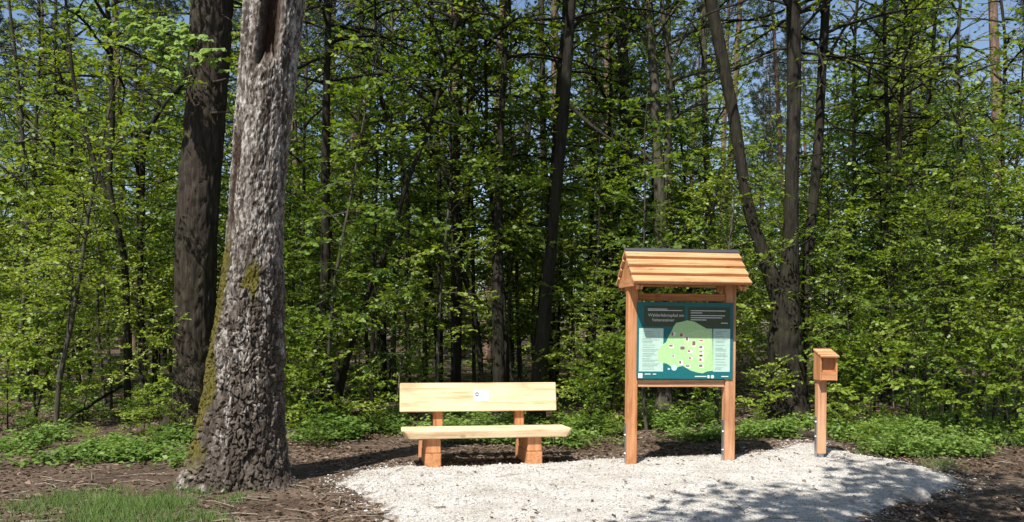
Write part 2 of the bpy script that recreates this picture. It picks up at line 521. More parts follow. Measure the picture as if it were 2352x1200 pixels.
# loose pebbles: on the gravel and strewn over its edge
def pebble_stuff():
    n = 16000
    x = RNG.uniform(gpoly[:, 0].min()-0.6, gpoly[:, 0].max()+0.6, n*3)
    y = RNG.uniform(6.6, gpoly[:, 1].max()+0.4, n*3)
    s = grav_sd(x, y)
    p = np.where(s > 0, 0.75, np.exp(s/0.16)*0.8)
    k = RNG.random(n*3) < p
    x, y = x[k][:n], y[k][:n]
    r = RNG.gamma(2.2, 0.0022, len(x)) + 0.003
    z = top_z(x, y) + r*0.25
    th = RNG.uniform(0, 6.28, len(x)); fl = RNG.uniform(0.45, 0.8, len(x)); el = RNG.uniform(0.7, 1.3, len(x))
    base = np.array([[1, 0, 0], [0, 1, 0], [-1, 0, 0], [0, -1, 0], [0.45, 0.45, 0.85], [-0.45, 0.45, 0.9], [-0.45, -0.45, 0.85], [0.45, -0.45, 0.8]])
    c, s_ = np.cos(th), np.sin(th)
    bx = base[None, :, 0]*el[:, None]; by = base[None, :, 1]/el[:, None]
    jit = RNG.uniform(0.75, 1.25, (len(x), 8))
    V = np.stack([x[:, None] + r[:, None]*jit*(bx*c[:, None]-by*s_[:, None]),
                  y[:, None] + r[:, None]*jit*(bx*s_[:, None]+by*c[:, None]),
                  z[:, None] + r[:, None]*fl[:, None]*base[None, :, 2]*jit], -1).reshape(-1, 3)
    fb = np.array([[4, 5, 6, 7], [0, 1, 5, 4], [1, 2, 6, 5], [2, 3, 7, 6], [3, 0, 4, 7]])
    Fq = (np.arange(len(x))[:, None, None]*8 + fb[None]).reshape(-1, 4)
    at = np.repeat(RNG.random(len(x)), 8)
    me = mesh_np('loose_pebbles', V, Fq, {'rnd': at})
    m, nt, b = newmat('pebble')
    a = nd(nt, 'ShaderNodeAttribute', attribute_name='rnd')
    rp = ramp(nt, [(0.0, (0.22, 0.18, 0.14)), (0.12, (0.32, 0.30, 0.27)), (0.5, (0.47, 0.45, 0.42)), (1.0, (0.62, 0.60, 0.58))])
    nt.links.new(a.outputs['Fac'], rp.inputs[0]); nt.links.new(rp.outputs[0], b.inputs['Base Color'])
    b.inputs['Roughness'].default_value = 0.9
    tag(link('loose_pebbles', me, m), 'loose pale gravel stones strewn over the path', 'gravel', kind='stuff')
pebble_stuff()

# ------------------------------------------------------------------ old birch
def build_birch():
    d = 8.4
    prof = [(-2600, 760, 860), (-1700, 715, 830), (-900, 655, 775), (-400, 610, 735), (-100, 573, 708), (0, 566, 700), (100, 558, 690), (200, 549, 680), (300, 540, 668),
            (400, 531, 658), (500, 524, 650), (600, 515, 647), (700, 502, 643), (800, 490, 640), (900, 478, 639), (1000, 461, 641),
            (1050, 447, 645), (1095, 430, 656), (1130, 416, 672), (1165, 400, 690)]
    zz, xc, rr = [], [], []
    for py, l, r in prof:
        a, b = wp(l, py, d), wp(r, py, d)
        zz.append((a[2]+b[2])/2); xc.append((a[0]+b[0])/2); rr.append((b[0]-a[0])/2)
    zz, xc, rr = (np.array(q[::-1]) for q in (zz, xc, rr))
    base = np.array([xc[1], d, float(gz(xc[1], d))])
    NT = 360
    zs = np.concatenate([np.linspace(-0.12, 2.2, 260), np.linspace(2.2, 5.1, 250)[1:], np.linspace(5.1, 13, 60)[1:]]) + base[2]
    th = np.arange(NT)*2*np.pi/NT
    TH, Z = np.meshgrid(th, zs)
    C = np.interp(zs, zz, xc)[:, None]; RR = np.interp(zs, zz, rr)[:, None]
    CY = d + 0.03*np.sin(zs*0.9)[:, None]
    hz = Z - base[2]
    # root flare
    fl = np.exp(-np.clip(hz, 0, None)/0.22)
    lob = 0.16*np.cos(3*TH+0.6) + 0.10*np.cos(5*TH+2.0) + 0.05*np.cos(8*TH)
    RAD = RR*(1 + fl*lob*0.55 + 0.03*np.cos(2*TH+hz*0.8) + 0.02*np.cos(5*TH-hz*1.3))
    # unrolled surface coordinates; theta=-pi/2 faces the camera
    U = TH/(2*np.pi)
    wob = 0.035*fbm(np.cos(TH)*2.2, np.sin(TH)*2.2, hz*2.0, 3, 3)
    lowf = 1 - sstep(1.35, 2.5, hz + 0.5*fbm(np.cos(TH)*1.5, np.sin(TH)*1.5, hz*1.6, 23, 3))
    n1 = 42
    d1, d2, c1 = voronoi2(U*n1 + hz*1.3 + wob*16 + 0.55*noise3(np.cos(TH)*9, np.sin(TH)*9, hz*14, 8), hz*11 + 1.0*noise3(np.cos(TH)*7, np.sin(TH)*7, hz*9, 15) + 0.5*noise3(np.cos(TH)*18, np.sin(TH)*18, hz*24, 16), 5, n1)
    plate = sstep(0.02, 0.16, d2-d1)
    n2 = 84
    e1, e2, c2 = voronoi2(U*n2 + wob*12 + 0.4*noise3(np.cos(TH)*9, np.sin(TH)*9, hz*12, 18), hz*17 + 0.8*noise3(np.cos(TH)*8, np.sin(TH)*8, hz*9, 19), 6, n2)
    flake = sstep(0.02, 0.25, e2-e1)
    rough = fbm(np.cos(TH)*16, np.sin(TH)*16, hz*22, 51, 3)
    low_disp = 0.046*plate*(0.35+0.9*c1) + 0.008*flake*c2 + 0.012*rough + 0.012*fbm(np.cos(TH)*7, np.sin(TH)*7, hz*4, 53, 3)
    up_disp = 0.008*flake*(c2 > 0.35)*(0.3+c2) + 0.010*plate*(c1 > 0.5) + 0.007*rough
    disp = lowf*low_disp + (1-lowf)*up_disp
    ang = np.angle(np.exp(1j*(TH + np.pi/2)))            # 0 = facing the camera, + = to the right
    lat = np.sin(ang)
    # rotten hollow high up and a scar on the left flank
    hol = sstep(4.15, 4.45, hz + 0.22*fbm(TH*3, hz*3, 0, 61, 3))*(1-sstep(0.30, 0.42, np.abs(lat-0.22+0.08*fbm(hz*3, TH*0, 0.5, 63, 3))))*(np.cos(ang) > 0)*(1-sstep(7, 7.5, hz))
    sn = fbm(np.cos(TH)*4, np.sin(TH)*4, hz*3.2, 71, 4)
    scar = sstep(2.4, 2.7, hz)*(1-sstep(3.35, 3.75, hz))*sstep(-0.1, 0.16, sn + 0.34 - np.abs(lat+0.74-0.10*(hz-3.0))*1.7)*(np.cos(ang) > -0.2)
    disp = disp*(1-hol*0.7) - 0.16*hol - 0.016*scar
    RAD = RAD + disp - 0.012
    X = C + RAD*np.cos(TH); Y = CY + RAD*np.sin(TH)
    V = np.stack([X-base[0], Y-base[1], Z-base[2]], -1).reshape(-1, 3)
    nr = len(zs)
    i, j = np.meshgrid(np.arange(nr-1), np.arange(NT), indexing='ij')
    Fq = np.stack([i*NT+j, i*NT+(j+1) % NT, (i+1)*NT+(j+1) % NT, (i+1)*NT+j], -1).reshape(-1, 4)
    # colour masks: papery white bark, moss, exposed wood, outer-plate tone
    wn_ = fbm(np.cos(TH)*3.2, np.sin(TH)*3.2, hz*2.6, 91, 4)
    streak = fbm(np.cos(TH)*9, np.sin(TH)*9, hz*2.0, 95, 3)
    white = (1-lowf)*sstep(-0.2, 0.5, wn_*0.9 + 0.30 + 0.75*(c2-0.5) + 0.45*streak + 0.5*(c1-0.5))
    white = np.maximum(white, (1-lowf)*sstep(0.0, 0.3, 0.35+0.6*wn_-np.abs(lat+0.88)*2.2)*sstep(3.3, 3.7, hz)*(np.cos(ang) > -0.3))
    white = np.maximum(white, lowf*sstep(0.36, 0.52, wn_ + 0.35*streak + 0.30*(c2-0.5) + 0.10 + 0.12*sstep(0.8, 1.6, hz))*0.9)
    white = np.maximum(white, sstep(0.0, 0.3, 0.45 + streak - np.abs(lat-0.62-0.05*np.sin(hz*4))*6)*sstep(0.5, 0.8, hz)*(1-sstep(1.9, 2.2, hz))*(np.cos(ang) > -0.1)*0.9*(c2 > 0.25))
    moss = sstep(0.05, 0.35, 0.5*fbm(np.cos(TH)*5, np.sin(TH)*5, hz*4, 99, 4) + 0.60 - np.abs(lat+0.88)*1.35)*sstep(0.05, 0.4, hz)*(1-sstep(2.25, 2.6, hz))
    moss = np.maximum(moss, sstep(0.1, 0.4, fbm(np.cos(TH)*5, np.sin(TH)*5, hz*5, 103, 3)*0.8 + 0.55 - np.abs(lat-0.35)*1.4 - np.abs(hz-2.0)*2.2))
    wood = np.maximum(hol, scar*0.9)
    white = white*(1-wood)
    me = mesh_np('trunk', V, Fq, {'white': white.ravel(), 'moss': moss.ravel(), 'wood': wood.ravel(), 'tone': (0.6*c1+0.4*c2).ravel()}, True)
    m, nt, b = newmat('birch_bark')
    def A(n):
        return nd(nt, 'ShaderNodeAttribute', attribute_name=n).outputs['Fac']
    tc = nd(nt, 'ShaderNodeTexCoord')
    nz, rz = noise_col(nt, tc.outputs['Object'], 60, [(0.36, (0.35, 0.33, 0.31)), (0.48, (0.9, 0.9, 0.9)), (0.8, (1.3, 1.28, 1.26))], 8, (1, 1, 0.28))
    rt = ramp(nt, [(0.0, (0.050, 0.039, 0.031)), (0.5, (0.100, 0.081, 0.066)), (1.0, (0.185, 0.155, 0.130))])
    nt.links.new(A('tone'), rt.inputs[0])
    nw, rw = noise_col(nt, tc.outputs['Object'], 24, [(0.38, (0.075, 0.060, 0.050)), (0.46, (0.24, 0.21, 0.185)), (0.56, (0.42, 0.39, 0.36)), (0.72, (0.66, 0.645, 0.62))], 10, (1, 1, 0.4))
    def mixc(f, a, bb, typ='MIX'):
        q = nd(nt, 'ShaderNodeMix', data_type='RGBA', blend_type=typ)
        if isinstance(f, float): q.inputs[0].default_value = f
        else: nt.links.new(f, q.inputs[0])
        for idx, v in ((6, a), (7, bb)):
            if isinstance(v, tuple): q.inputs[idx].default_value = (*v, 1)
            else: nt.links.new(v, q.inputs[idx])
        return q.outputs[2]
    c = mixc(A('white'), rt.outputs[0], rw.outputs[0])
    c = mixc(A('wood'), c, (0.055, 0.032, 0.022))
    nm, rm = noise_col(nt, tc.outputs['Object'], 60, [(0.3, (0.075, 0.062, 0.012)), (0.7, (0.17, 0.15, 0.03))], 4)
    c = mixc(A('moss'), c, rm.outputs[0])
    c = mixc(0.8, c, rz.outputs[0], 'MULTIPLY')
    nt.links.new(c, b.inputs['Base Color'])
    b.inputs['Roughness'].default_value = 0.88
    b.inputs['Specular IOR Level'].default_value = 0.2
    bp = nd(nt, 'ShaderNodeBump'); bp.inputs['Strength'].default_value = 0.9; bp.inputs['Distance'].default_value = 0.02
    nt.links.new(nz.outputs[0], bp.inputs['Height']); nt.links.new(bp.outputs[0], b.inputs['Normal'])
    t = thing('birch_tree', 'thick old birch with cracked bark, peeling white patches and moss beside the bench', 'tree', base)
    link('trunk', me, m, t)
    top = np.array([np.interp(13+base[2], zz, xc) - base[0], 0, 13.0])
    return t, base, top

birch, birch_base, birch_top = build_birch()

# ------------------------------------------------------------------ growing trees
UP = np.array([0, 0, 1.0])
def unit(v):
    return v/(np.linalg.norm(v)+1e-9)

def grow(rng, path, rads, z_lo, z_hi, n_br, br_len, leaf_L, twig_step, twig_len, leaf_step,
         rise=0.5, droop=0.25, br_r=0.012, wood=None, leaf=None, prof=None, bare=0.0, flat=0.75, sides=3, twigs=True):
    """branches with leafy horizontal sprays along a stem path; returns wood and leaf builders"""
    wood = wood or MB(); leaf = leaf or MB()
    path = np.asarray(path, float)
    zs = path[:, 2]
    az = rng.uniform(0, 6.28)
    for b in range(n_br):
        t = (b + rng.uniform(-0.4, 0.4))/max(n_br-1, 1)
        t = min(max(t, 0), 1)
        z = z_lo + (z_hi-z_lo)*t
        p0 = np.array([np.interp(z, zs, path[:, 0]), np.interp(z, zs, path[:, 1]), z])
        az += 2.4 + rng.uniform(-1.0, 1.0)
        pr = prof(t) if prof else (0.55 + 0.45*math.sin(math.pi*min(1, t*1.05+0.12)))*(1-0.45*t)
        L = br_len*pr*rng.uniform(0.35, 1.35)
        dr = np.array([math.cos(az), math.sin(az), rise*rng.uniform(-0.3, 2.4)])
        n = max(4, int(L/0.25))
        pts = [p0]; dcur = unit(dr)
        for i in range(n):
            dcur = unit(dcur + np.array([rng.normal(0, 0.16), rng.normal(0, 0.16), -droop*1.2/n + rng.normal(0, 0.10)]))
            pts.append(pts[-1] + dcur*L/n)
        pts = np.array(pts)
        rb = br_r*(0.5+0.8*pr)
        wood.tube(pts, np.linspace(rb, rb*0.25, len(pts)), sides, rng.random(), cap=False)
        if rng.random() < bare:
            continue
        seg = np.linalg.norm(np.diff(pts, axis=0), axis=1); cum = np.concatenate([[0], np.cumsum(seg)])
        s = 0.15*L + rng.uniform(0, twig_step); side = 1
        tone0 = rng.normal(0.5, 0.16)
        PP, AA, NN, LL = [], [], [], []
        while s < L:
            q = np.array([np.interp(s, cum, pts[:, k]) for k in range(3)])
            i = min(np.searchsorted(cum, s), len(pts)-1)
            fw = unit(pts[i]-pts[i-1])
            sd = unit(np.cross(fw, UP))*side
            td = unit(fw*rng.uniform(0.4, 1.0) + sd*rng.uniform(0.5, 1.1) + UP*rng.normal(0.05, 0.42))
            tl = twig_len*rng.uniform(0.5, 1.2)*(1-0.35*s/L)
            m = max(3, int(tl/leaf_step))
            u = np.linspace(0.12, 1.0, m)
            P = q + td*tl*u[:, None] + np.outer(u**2, [0, 0, -0.12*tl])
            ls = unit(np.cross(td, UP))
            alt = np.where(np.arange(m) % 2 == 0, 1.0, -1.0)[:, None]
            PP.append(P)
            AA.append(td*0.7 + ls*alt*rng.uniform(0.5, 1.0, (m, 1)) + rng.normal(0, 0.22, (m, 3)) + np.array([0, 0, -0.15]))
            NN.append(UP + rng.normal(0, flat, (m, 3)))
            LL.append(leaf_L*rng.uniform(0.5, 1.35, m))
            if twigs:
                wood.tube(np.array([q, q+td*tl*0.5, P[-1]]), [rb*0.3, rb*0.22, rb*0.12], 3, 0.5, cap=False)
            s += twig_step*rng.uniform(0.6, 1.4); side = -side
        if PP:
            P = np.vstack(PP); LLc = np.concatenate(LL)
            at = np.clip(tone0 + rng.normal(0, 0.16, len(P)), 0, 1)
            leaf.leaves(P, np.vstack(AA), np.vstack(NN), LLc, LLc*rng.uniform(0.28, 0.38, len(P)), at)
    return wood, leaf

def stem_path(rng, H, lean=0.06, wig=0.05, n=9):
    a = rng.uniform(0, 6.28)
    pts = [np.zeros(3)]
    dx, dy = lean*math.cos(a), lean*math.sin(a)
    for i in range(1, n):
        dx += rng.normal(0, wig); dy += rng.normal(0, wig)
        pts.append(pts[-1] + np.array([dx, dy, 1.0])*H/(n-1))
    pts = np.array(pts); pts[0, 2] = -0.12
    return pts

def furrowed(mb, Q, rad, sides, seed, n=20, depth=0.10, zst=2.2):
    s = np.concatenate([[0], np.cumsum(np.linalg.norm(np.diff(Q, axis=0), axis=1))])
    ss = np.concatenate([np.arange(0, min(7.5, s[-1]), 0.045), np.arange(min(7.5, s[-1]), s[-1], 0.4), [s[-1]]])
    P = np.stack([np.interp(ss, s, Q[:, q]) for q in range(3)], 1); r = np.interp(ss, s, rad)
    T = np.gradient(P, axis=0); T /= np.linalg.norm(T, axis=1)[:, None]
    A = np.cross(T, np.array([0, 1.0, 0])); A /= np.linalg.norm(A, axis=1)[:, None]; B = np.cross(T, A)
    th = np.arange(sides)*2*np.pi/sides
    TH, S = np.meshgrid(th, ss)
    cx_, sx_ = np.cos(TH), np.sin(TH)
    d1, d2, c1 = voronoi2(TH/(2*np.pi)*n + 0.8*noise3(cx_*3, sx_*3, S*1.6, seed), S*zst + 0.6*noise3(cx_*4, sx_*4, S*3, seed+3), seed, n)
    rg = r[:, None]*(1 - depth*(1-sstep(0.02, 0.30, d2-d1)) + 0.35*depth*(c1-0.5) + 0.45*depth*fbm(cx_*2.5, sx_*2.5, S*1.1, seed+5, 4) + 0.3*depth*fbm(cx_*9, sx_*9, S*5, seed+6, 2))
    rt = np.exp(-S/0.30)
    rg = rg*(1 + 0.28*rt*np.clip(np.cos(TH*4+seed)+0.4*np.cos(TH*7+2*seed), -0.4, 1.2))
    V = (P[:, None, :] + rg[..., None]*(cx_[..., None]*A[:, None, :] + sx_[..., None]*B[:, None, :])).reshape(-1, 3)
    i = np.arange(len(ss)-1)[:, None]*sides; j = np.arange(sides)[None, :]; j2 = (j+1) % sides
    mb.add(V, np.stack([i+j, i+j2, i+sides+j2, i+sides+j], -1).reshape(-1, 4), np.clip(c1.ravel(), 0, 1))

class Kind:
    def __init__(self, trunk_me, crown_me, tm, cm):
        self.t, self.c = trunk_me, crown_me
        trunk_me.materials.append(tm); crown_me.materials.append(cm)

def sapling_kind(seed, H, r, br_len, n_br, leaf_L, cm, tm, zlo=0.27, **kw):
    rng = np.random.default_rng(seed)
    path = stem_path(rng, H, 0.07, 0.05)
    w = MB()
    rr = np.linspace(r, r*0.18, len(path))
    w.tube(path, rr, 7)
    w, l = grow(rng, path, rr, H*zlo, H*0.99, n_br, br_len, leaf_L, kw.get('ts', 0.088), kw.get('tl', 0.40), kw.get('ls', 0.031),
                rise=kw.get('rise', 0.45), droop=kw.get('droop', 0.3), wood=w, br_r=r*0.28, bare=kw.get('bare', 0.05), prof=kw.get('prof'))
    return Kind(w.mesh('trunk', True), l.mesh('crown'), tm, cm)

def place(kind, name, label, cat, x, y, rz, s, group=None, z=None):
    t = thing(name, label, cat, (x, y, float(gz(x, y)) if z is None else z), rz, group)
    t.scale = (s, s, s)
    link('trunk', kind.t, None, t)
    link('crown', kind.c, None, t)
    return t

SAP = [
    sapling_kind(1, 6.2, 0.040, 1.7, 42, 0.074, M['leaf'], M['bark']),
    sapling_kind(2, 5.2, 0.034, 1.5, 38, 0.068, M['leaf_lime'], M['bark_grey']),
    sapling_kind(3, 7.4, 0.050, 1.9, 44, 0.078, M['leaf'], M['bark'], 0.3),
    sapling_kind(4, 4.2, 0.028, 1.3, 34, 0.070, M['leaf_lime'], M['bark']),
    sapling_kind(5, 6.6, 0.045, 1.8, 42, 0.074, M['leaf_dark'], M['bark'], 0.25),
    sapling_kind(6, 5.6, 0.036, 1.6, 38, 0.086, M['leaf'], M['bark_grey'], 0.17),
]
SHRUB = [
    sapling_kind(21, 2.2, 0.018, 1.0, 30, 0.080, M['leaf'], M['bark'], 0.10, rise=0.8),
    sapling_kind(22, 1.7, 0.015, 0.9, 28, 0.085, M['leaf_lime'], M['bark'], 0.08, rise=0.7),
]
FARK = [
    sapling_kind(31, 11.0, 0.09, 2.9, 84, 0.17, M['leaf'], M['bark'], 0.08, ts=0.20, tl=0.8, ls=0.075),
    sapling_kind(32, 9.0, 0.08, 2.7, 76, 0.16, M['leaf_lime'], M['bark_grey'], 0.06, ts=0.20, tl=0.8, ls=0.075),
    sapling_kind(33, 13.0, 0.10, 3.1, 90, 0.17, M['leaf_dark'], M['bark'], 0.08, ts=0.20, tl=0.8, ls=0.075),
]

MIDK = [
    sapling_kind(35, 9.5, 0.06, 2.3, 62, 0.115, M['leaf'], M['bark'], 0.22, ts=0.13, tl=0.5, ls=0.05),
    sapling_kind(36, 10.5, 0.07, 2.4, 64, 0.115, M['leaf_lime'], M['bark'], 0.30, ts=0.13, tl=0.5, ls=0.05),
]

def pine_kind(seed, H, r, zlo):
    rng = np.random.default_rng(seed)
    path = stem_path(rng, H, 0.015, 0.012, 12)
    w, l = MB(), MB()
    rr = r*(1-0.75*np.linspace(0, 1, len(path))**1.2)
    w.tube(path, rr, 9)
    zs = path[:, 2]; az = 0.0
    for b in range(95):
        z = H*(0.28 + 0.72*(b/94.0)) + rng.uniform(-0.2, 0.2)
        z = min(z, H*0.995)
        live = z > zlo*H + rng.normal(0, 0.8)
        az += 2.4 + rng.uniform(-0.4, 0.4)
        t = max(0, (z/H-zlo)/(1-zlo))
        L = (rng.uniform(0.4, 1.9) if not live else (2.6*(1-0.75*t)+0.4)*rng.uniform(0.6, 1.1))
        p0 = np.array([np.interp(z, zs, path[:, 0]), np.interp(z, zs, path[:, 1]), z])
        d = unit(np.array([math.cos(az), math.sin(az), rng.uniform(-0.15, 0.25) if not live else rng.uniform(0.1, 0.6)]))
        pts = [p0]
        for i in range(5):
            d = unit(d + rng.normal(0, 0.16, 3)); pts.append(pts[-1]+d*L/5)
        pts = np.array(pts)
        w.tube(pts, np.linspace(0.03 if live else 0.016, 0.006, 6), 3, 0.5, False)
        nt_ = 3 if not live else 9
        for q in range(nt_):
            i = rng.integers(2, 6)
            e = pts[i]; dd = unit(rng.normal(0, 1, 3) + (pts[-1]-p0)/L*0.8 + np.array([0, 0, 0.3]))
            ln = rng.uniform(0.25, 0.7)
            w.tube(np.array([e, e+dd*ln]), [0.008, 0.004], 3, 0.5, False)
            if live:
                for c in range(3):
                    ctr = e + dd*ln*(0.45+0.28*c)
                    m = 16
                    A = rng.normal(0, 1, (m, 3)) + dd*0.9
                    N = rng.normal(0, 1, (m, 3))
                    l.leaves(np.repeat(ctr[None], m, 0), A, N, 0.17*rng.uniform(0.7, 1.2, m), 0.013, np.clip(rng.normal(0.5, 0.2), 0, 1), 0.0)
    tm = w.mesh('trunk', True)
    return Kind(tm, l.mesh('crown'), M['bark_pine'], M['needle'])

PINE = [pine_kind(41, 24, 0.19, 0.55), pine_kind(42, 21, 0.16, 0.45), pine_kind(43, 27, 0.21, 0.60)]

# ------------------------------------------------------------------ trees that can be picked out in the photo
def photo_tree(name, label, pts, d, bark, H=15.0, crown=None, zlo=6.0, leafm='leaf', br_len=3.0, n_br=46, seed=0, limbs=(), sides=14, group=None, flare=1.25):
    """pts: (px, py, width px) from the ground up; limbs: further stems [(px,py,w),...] of the same tree"""
    rng = np.random.default_rng(1000+seed)
    k = F/d
    P = [wp(a, b, d) for a, b, w in pts]; Wd = [w/k/2 for a, b, w in pts]
    bx = P[0][0]; base = np.array([bx, d, float(gz(bx, d))])
    P[0][2] = base[2] - 0.12
    # carry the stem on above the frame
    v = unit(P[-1]-P[-2]); v = unit(v*0.6+UP*0.4)
    while P[-1][2] < H:
        v = unit(v + rng.normal(0, 0.05, 3)*[1, 1, 0.2] + UP*0.05)
        P.append(P[-1]+v*1.0); Wd.append(max(Wd[-1]*0.93, 0.015))
    P = np.array(P) - base; Wd = np.array(Wd)
    # smooth resample
    s = np.concatenate([[0], np.cumsum(np.linalg.norm(np.diff(P, axis=0), axis=1))])
    ss = np.linspace(0, s[-1], int(s[-1]/0.22)+2)
    Q = np.stack([np.interp(ss, s, P[:, q]) for q in range(3)], 1)
    ker = np.array([1, 2, 3, 2, 1.])/9
    Qs = np.stack([np.convolve(np.pad(Q[:, q], 2, mode='edge'), ker, 'valid') for q in range(3)], 1); Qs[0] = Q[0]
    Qs[:, 1] += 0.06*np.sin(ss*1.1+seed)*np.minimum(ss, 1)
    rad = np.interp(ss, s, Wd); rad = rad*(1+(flare-1)*np.exp(-ss/0.25)*1.6)
    w = MB()
    if sides >= 14:
        big = max(q[2] for q in pts) > 70
        furrowed(w, Qs, rad, 64 if big else 30, seed+200, 24 if big else 13, 0.10 if big else 0.13, 2.6)
    else:
        w.tube(Qs, rad*(1+0.06*rng.normal(0, 1, len(rad))), sides)
    for lb in limbs:
        LP = np.array([wp(a, b, d + (q[3] if len(q) > 3 else 0))-base for q in lb for a, b in [q[:2]]]); LW = np.array([q[2]/k/2 for q in lb])
        s2 = np.concatenate([[0], np.cumsum(np.linalg.norm(np.diff(LP, axis=0), axis=1))])
        s3 = np.linspace(0, s2[-1], int(s2[-1]/0.2)+3)
        LQ = np.stack([np.interp(s3, s2, LP[:, q]) for q in range(3)], 1)
        LQ = np.stack([np.convolve(np.pad(LQ[:, q], 2, mode='edge'), ker, 'valid') for q in range(3)], 1)
        if LW[0] > 0.12:
            furrowed(w, LQ, np.interp(s3, s2, LW), 40, seed+300, 14, 0.12, 2.6)
        else:
            w.tube(LQ, np.interp(s3, s2, LW)*(1+0.06*rng.normal(0, 1, len(s3))), max(6, sides-4))
    w, l = grow(rng, Qs, rad, zlo, min(H, Qs[-1, 2])*0.985, n_br, br_len, 0.10, 0.2, 0.6, 0.075, rise=0.6, droop=0.35, br_r=0.03, wood=w, bare=0.1)
    # a few dead twigs lower down
    for q in range(7):
        z = rng.uniform(2.0, zlo)
        p0 = np.array([np.interp(z, Qs[:, 2], Qs[:, 0]), np.interp(z, Qs[:, 2], Qs[:, 1]), z])
        a = rng.uniform(0, 6.28); dd = np.array([math.cos(a), math.sin(a), rng.uniform(-0.1, 0.5)])
        pts_ = [p0]
        for i in range(4):
            dd = unit(dd+rng.normal(0, 0.2, 3)); pts_.append(pts_[-1]+dd*rng.uniform(0.15, 0.4))
        w.tube(np.array(pts_), np.linspace(0.012, 0.003, 5), 4, 0.5, False)
    t = thing(name, label, 'tree', base, 0, group)
    link('trunk', w.mesh('trunk', True), M[bark], t)
    link('crown', l.mesh('crown'), M[leafm], t)
    return t

photo_tree('oak_tree', 'stout dark trunk rising just behind the old mossy birch', [(440, 985, 100), (444, 850, 92), (448, 700, 90), (456, 500, 92), (470, 300, 90), (478, 120, 92), (484, 0, 92)],
           12.6, 'bark_brown', 17, seed=1, zlo=6.6, br_len=4.0, sides=28, n_br=80,
           limbs=[[(476, 262, 8), (500, 259, 6, -0.5), (535, 257, 4, -0.7)], [(478, 190, 8), (505, 187, 6, -0.4), (525, 180, 4, -0.6)]])
left_fork = photo_tree('young_maple', 'thin forked tree with a curving second stem and a bough of large pale leaves', [(292, 960, 16), (292, 820, 15), (296, 700, 15), (288, 570, 15), (262, 490, 15), (246, 420, 14), (252, 330, 15), (254, 200, 13), (250, 90, 12)],
           13.0, 'bark', 11, seed=2, zlo=5.6, br_len=2.2, n_br=30, sides=9,
           limbs=[[(258, 470, 12), (228, 410, 11), (208, 345, 11), (186, 270, 10), (170, 200, 9), (162, 120, 7), (150, 20, 6)], [(166, 165, 5), (110, 168, 4, -0.4), (50, 180, 3, -0.8)], [(165, 170, 5), (100, 140, 4, 0.2), (0, 120, 3, 0.4)]])
photo_tree('young_maple', 'slim tree whose bough slants up towards the stout dark trunk', [(330, 930, 14), (325, 700, 13), (322, 500, 13), (325, 320, 13), (360, 260, 12), (425, 190, 10), (470, 130, 8)], 15.5, 'bark', 9, seed=3, zlo=5.5, br_len=2.0, n_br=26, sides=8)
photo_tree('hornbeam_tree', 'straight dark trunk standing in the thicket between the old birch and the bench', [(752, 960, 34), (750, 860, 30), (747, 700, 25), (746, 500, 21), (748, 330, 20), (752, 180, 16), (757, 0, 14)],
           14.0, 'bark', 15, seed=4, zlo=6.0, br_len=3.6, n_br=64, limbs=[[(750, 185, 8), (820, 178, 6, -0.5), (880, 165, 4, -0.9), (960, 178, 3, -1.2)], [(748, 190, 8), (700, 182, 5, 0.2), (660, 160, 3, 0.4)]])
photo_tree('hazel_tree', 'thin slanting stem leaning right, away from the straight trunk by the birch', [(768, 930, 15), (790, 850, 14), (830, 720, 13), (862, 620, 13), (905, 540, 12), (918, 470, 11), (945, 390, 10), (985, 310, 8)],
           13.4, 'bark', 8, seed=5, zlo=4.6, n_br=26, br_len=1.8, sides=8, limbs=[[(830, 700, 7), (870, 690, 5), (915, 688, 4)]])
photo_tree('ash_tree', 'slender upright stem standing behind the left end of the bench backrest', [(936, 950, 13), (938, 830, 12), (930, 650, 11), (940, 480, 10), (930, 400, 9), (905, 330, 8), (880, 250, 7)], 14.8, 'bark', 10, seed=6, zlo=5.0, n_br=26, br_len=1.8, sides=8)
photo_tree('ash_tree', 'thin dark stem behind the middle of the bench backrest', [(1012, 950, 14), (1010, 820, 13), (1008, 620, 11), (1010, 440, 11), (1004, 250, 9)], 15.0, 'bark', 10, seed=7, zlo=5.2, n_br=26, br_len=1.9, sides=8)
photo_tree('field_maple', 'dark trunk parting into two boughs behind the plaque of the bench', [(1046, 960, 26), (1048, 820, 24), (1052, 640, 22), (1050, 500, 20), (1046, 400, 18), (1052, 260, 15), (1062, 100, 12)],
           14.4, 'bark', 13, seed=8, zlo=6.0, n_br=36, sides=10, limbs=[[(1064, 560, 15), (1042, 440, 13), (1018, 380, 11), (990, 340, 9), (960, 290, 7)], [(1055, 600, 12), (1085, 690, 13), (1102, 800, 13), (1105, 880, 14), (1106, 960, 15)]])
photo_tree('lime_tree', 'straight dark trunk behind the right half of the bench backrest', [(1150, 965, 34), (1146, 860, 29), (1142, 640, 26), (1146, 450, 20), (1150, 300, 15), (1160, 120, 13), (1166, 0, 13)],
           13.8, 'bark', 16, seed=9, zlo=6.0, br_len=3.8, n_br=70, limbs=[[(1152, 330, 8), (1185, 310, 6), (1215, 298, 4)], [(1160, 120, 9), (1120, 80, 6), (1080, 70, 4)]])
photo_tree('alder_tree', 'tall dark trunk with a rightward lean, rising behind the right end of the bench', [(1228, 965, 46), (1238, 860, 36), (1254, 700, 29), (1272, 500, 25), (1290, 320, 25), (1303, 150, 23), (1312, 0, 22)],
           13.2, 'bark', 17, seed=10, zlo=6.2, br_len=3.8, n_br=70, limbs=[[(1296, 230, 8), (1340, 275, 8, -0.3), (1400, 320, 6, -0.6), (1450, 350, 5, -0.9), (1495, 385, 3, -1.1)]])
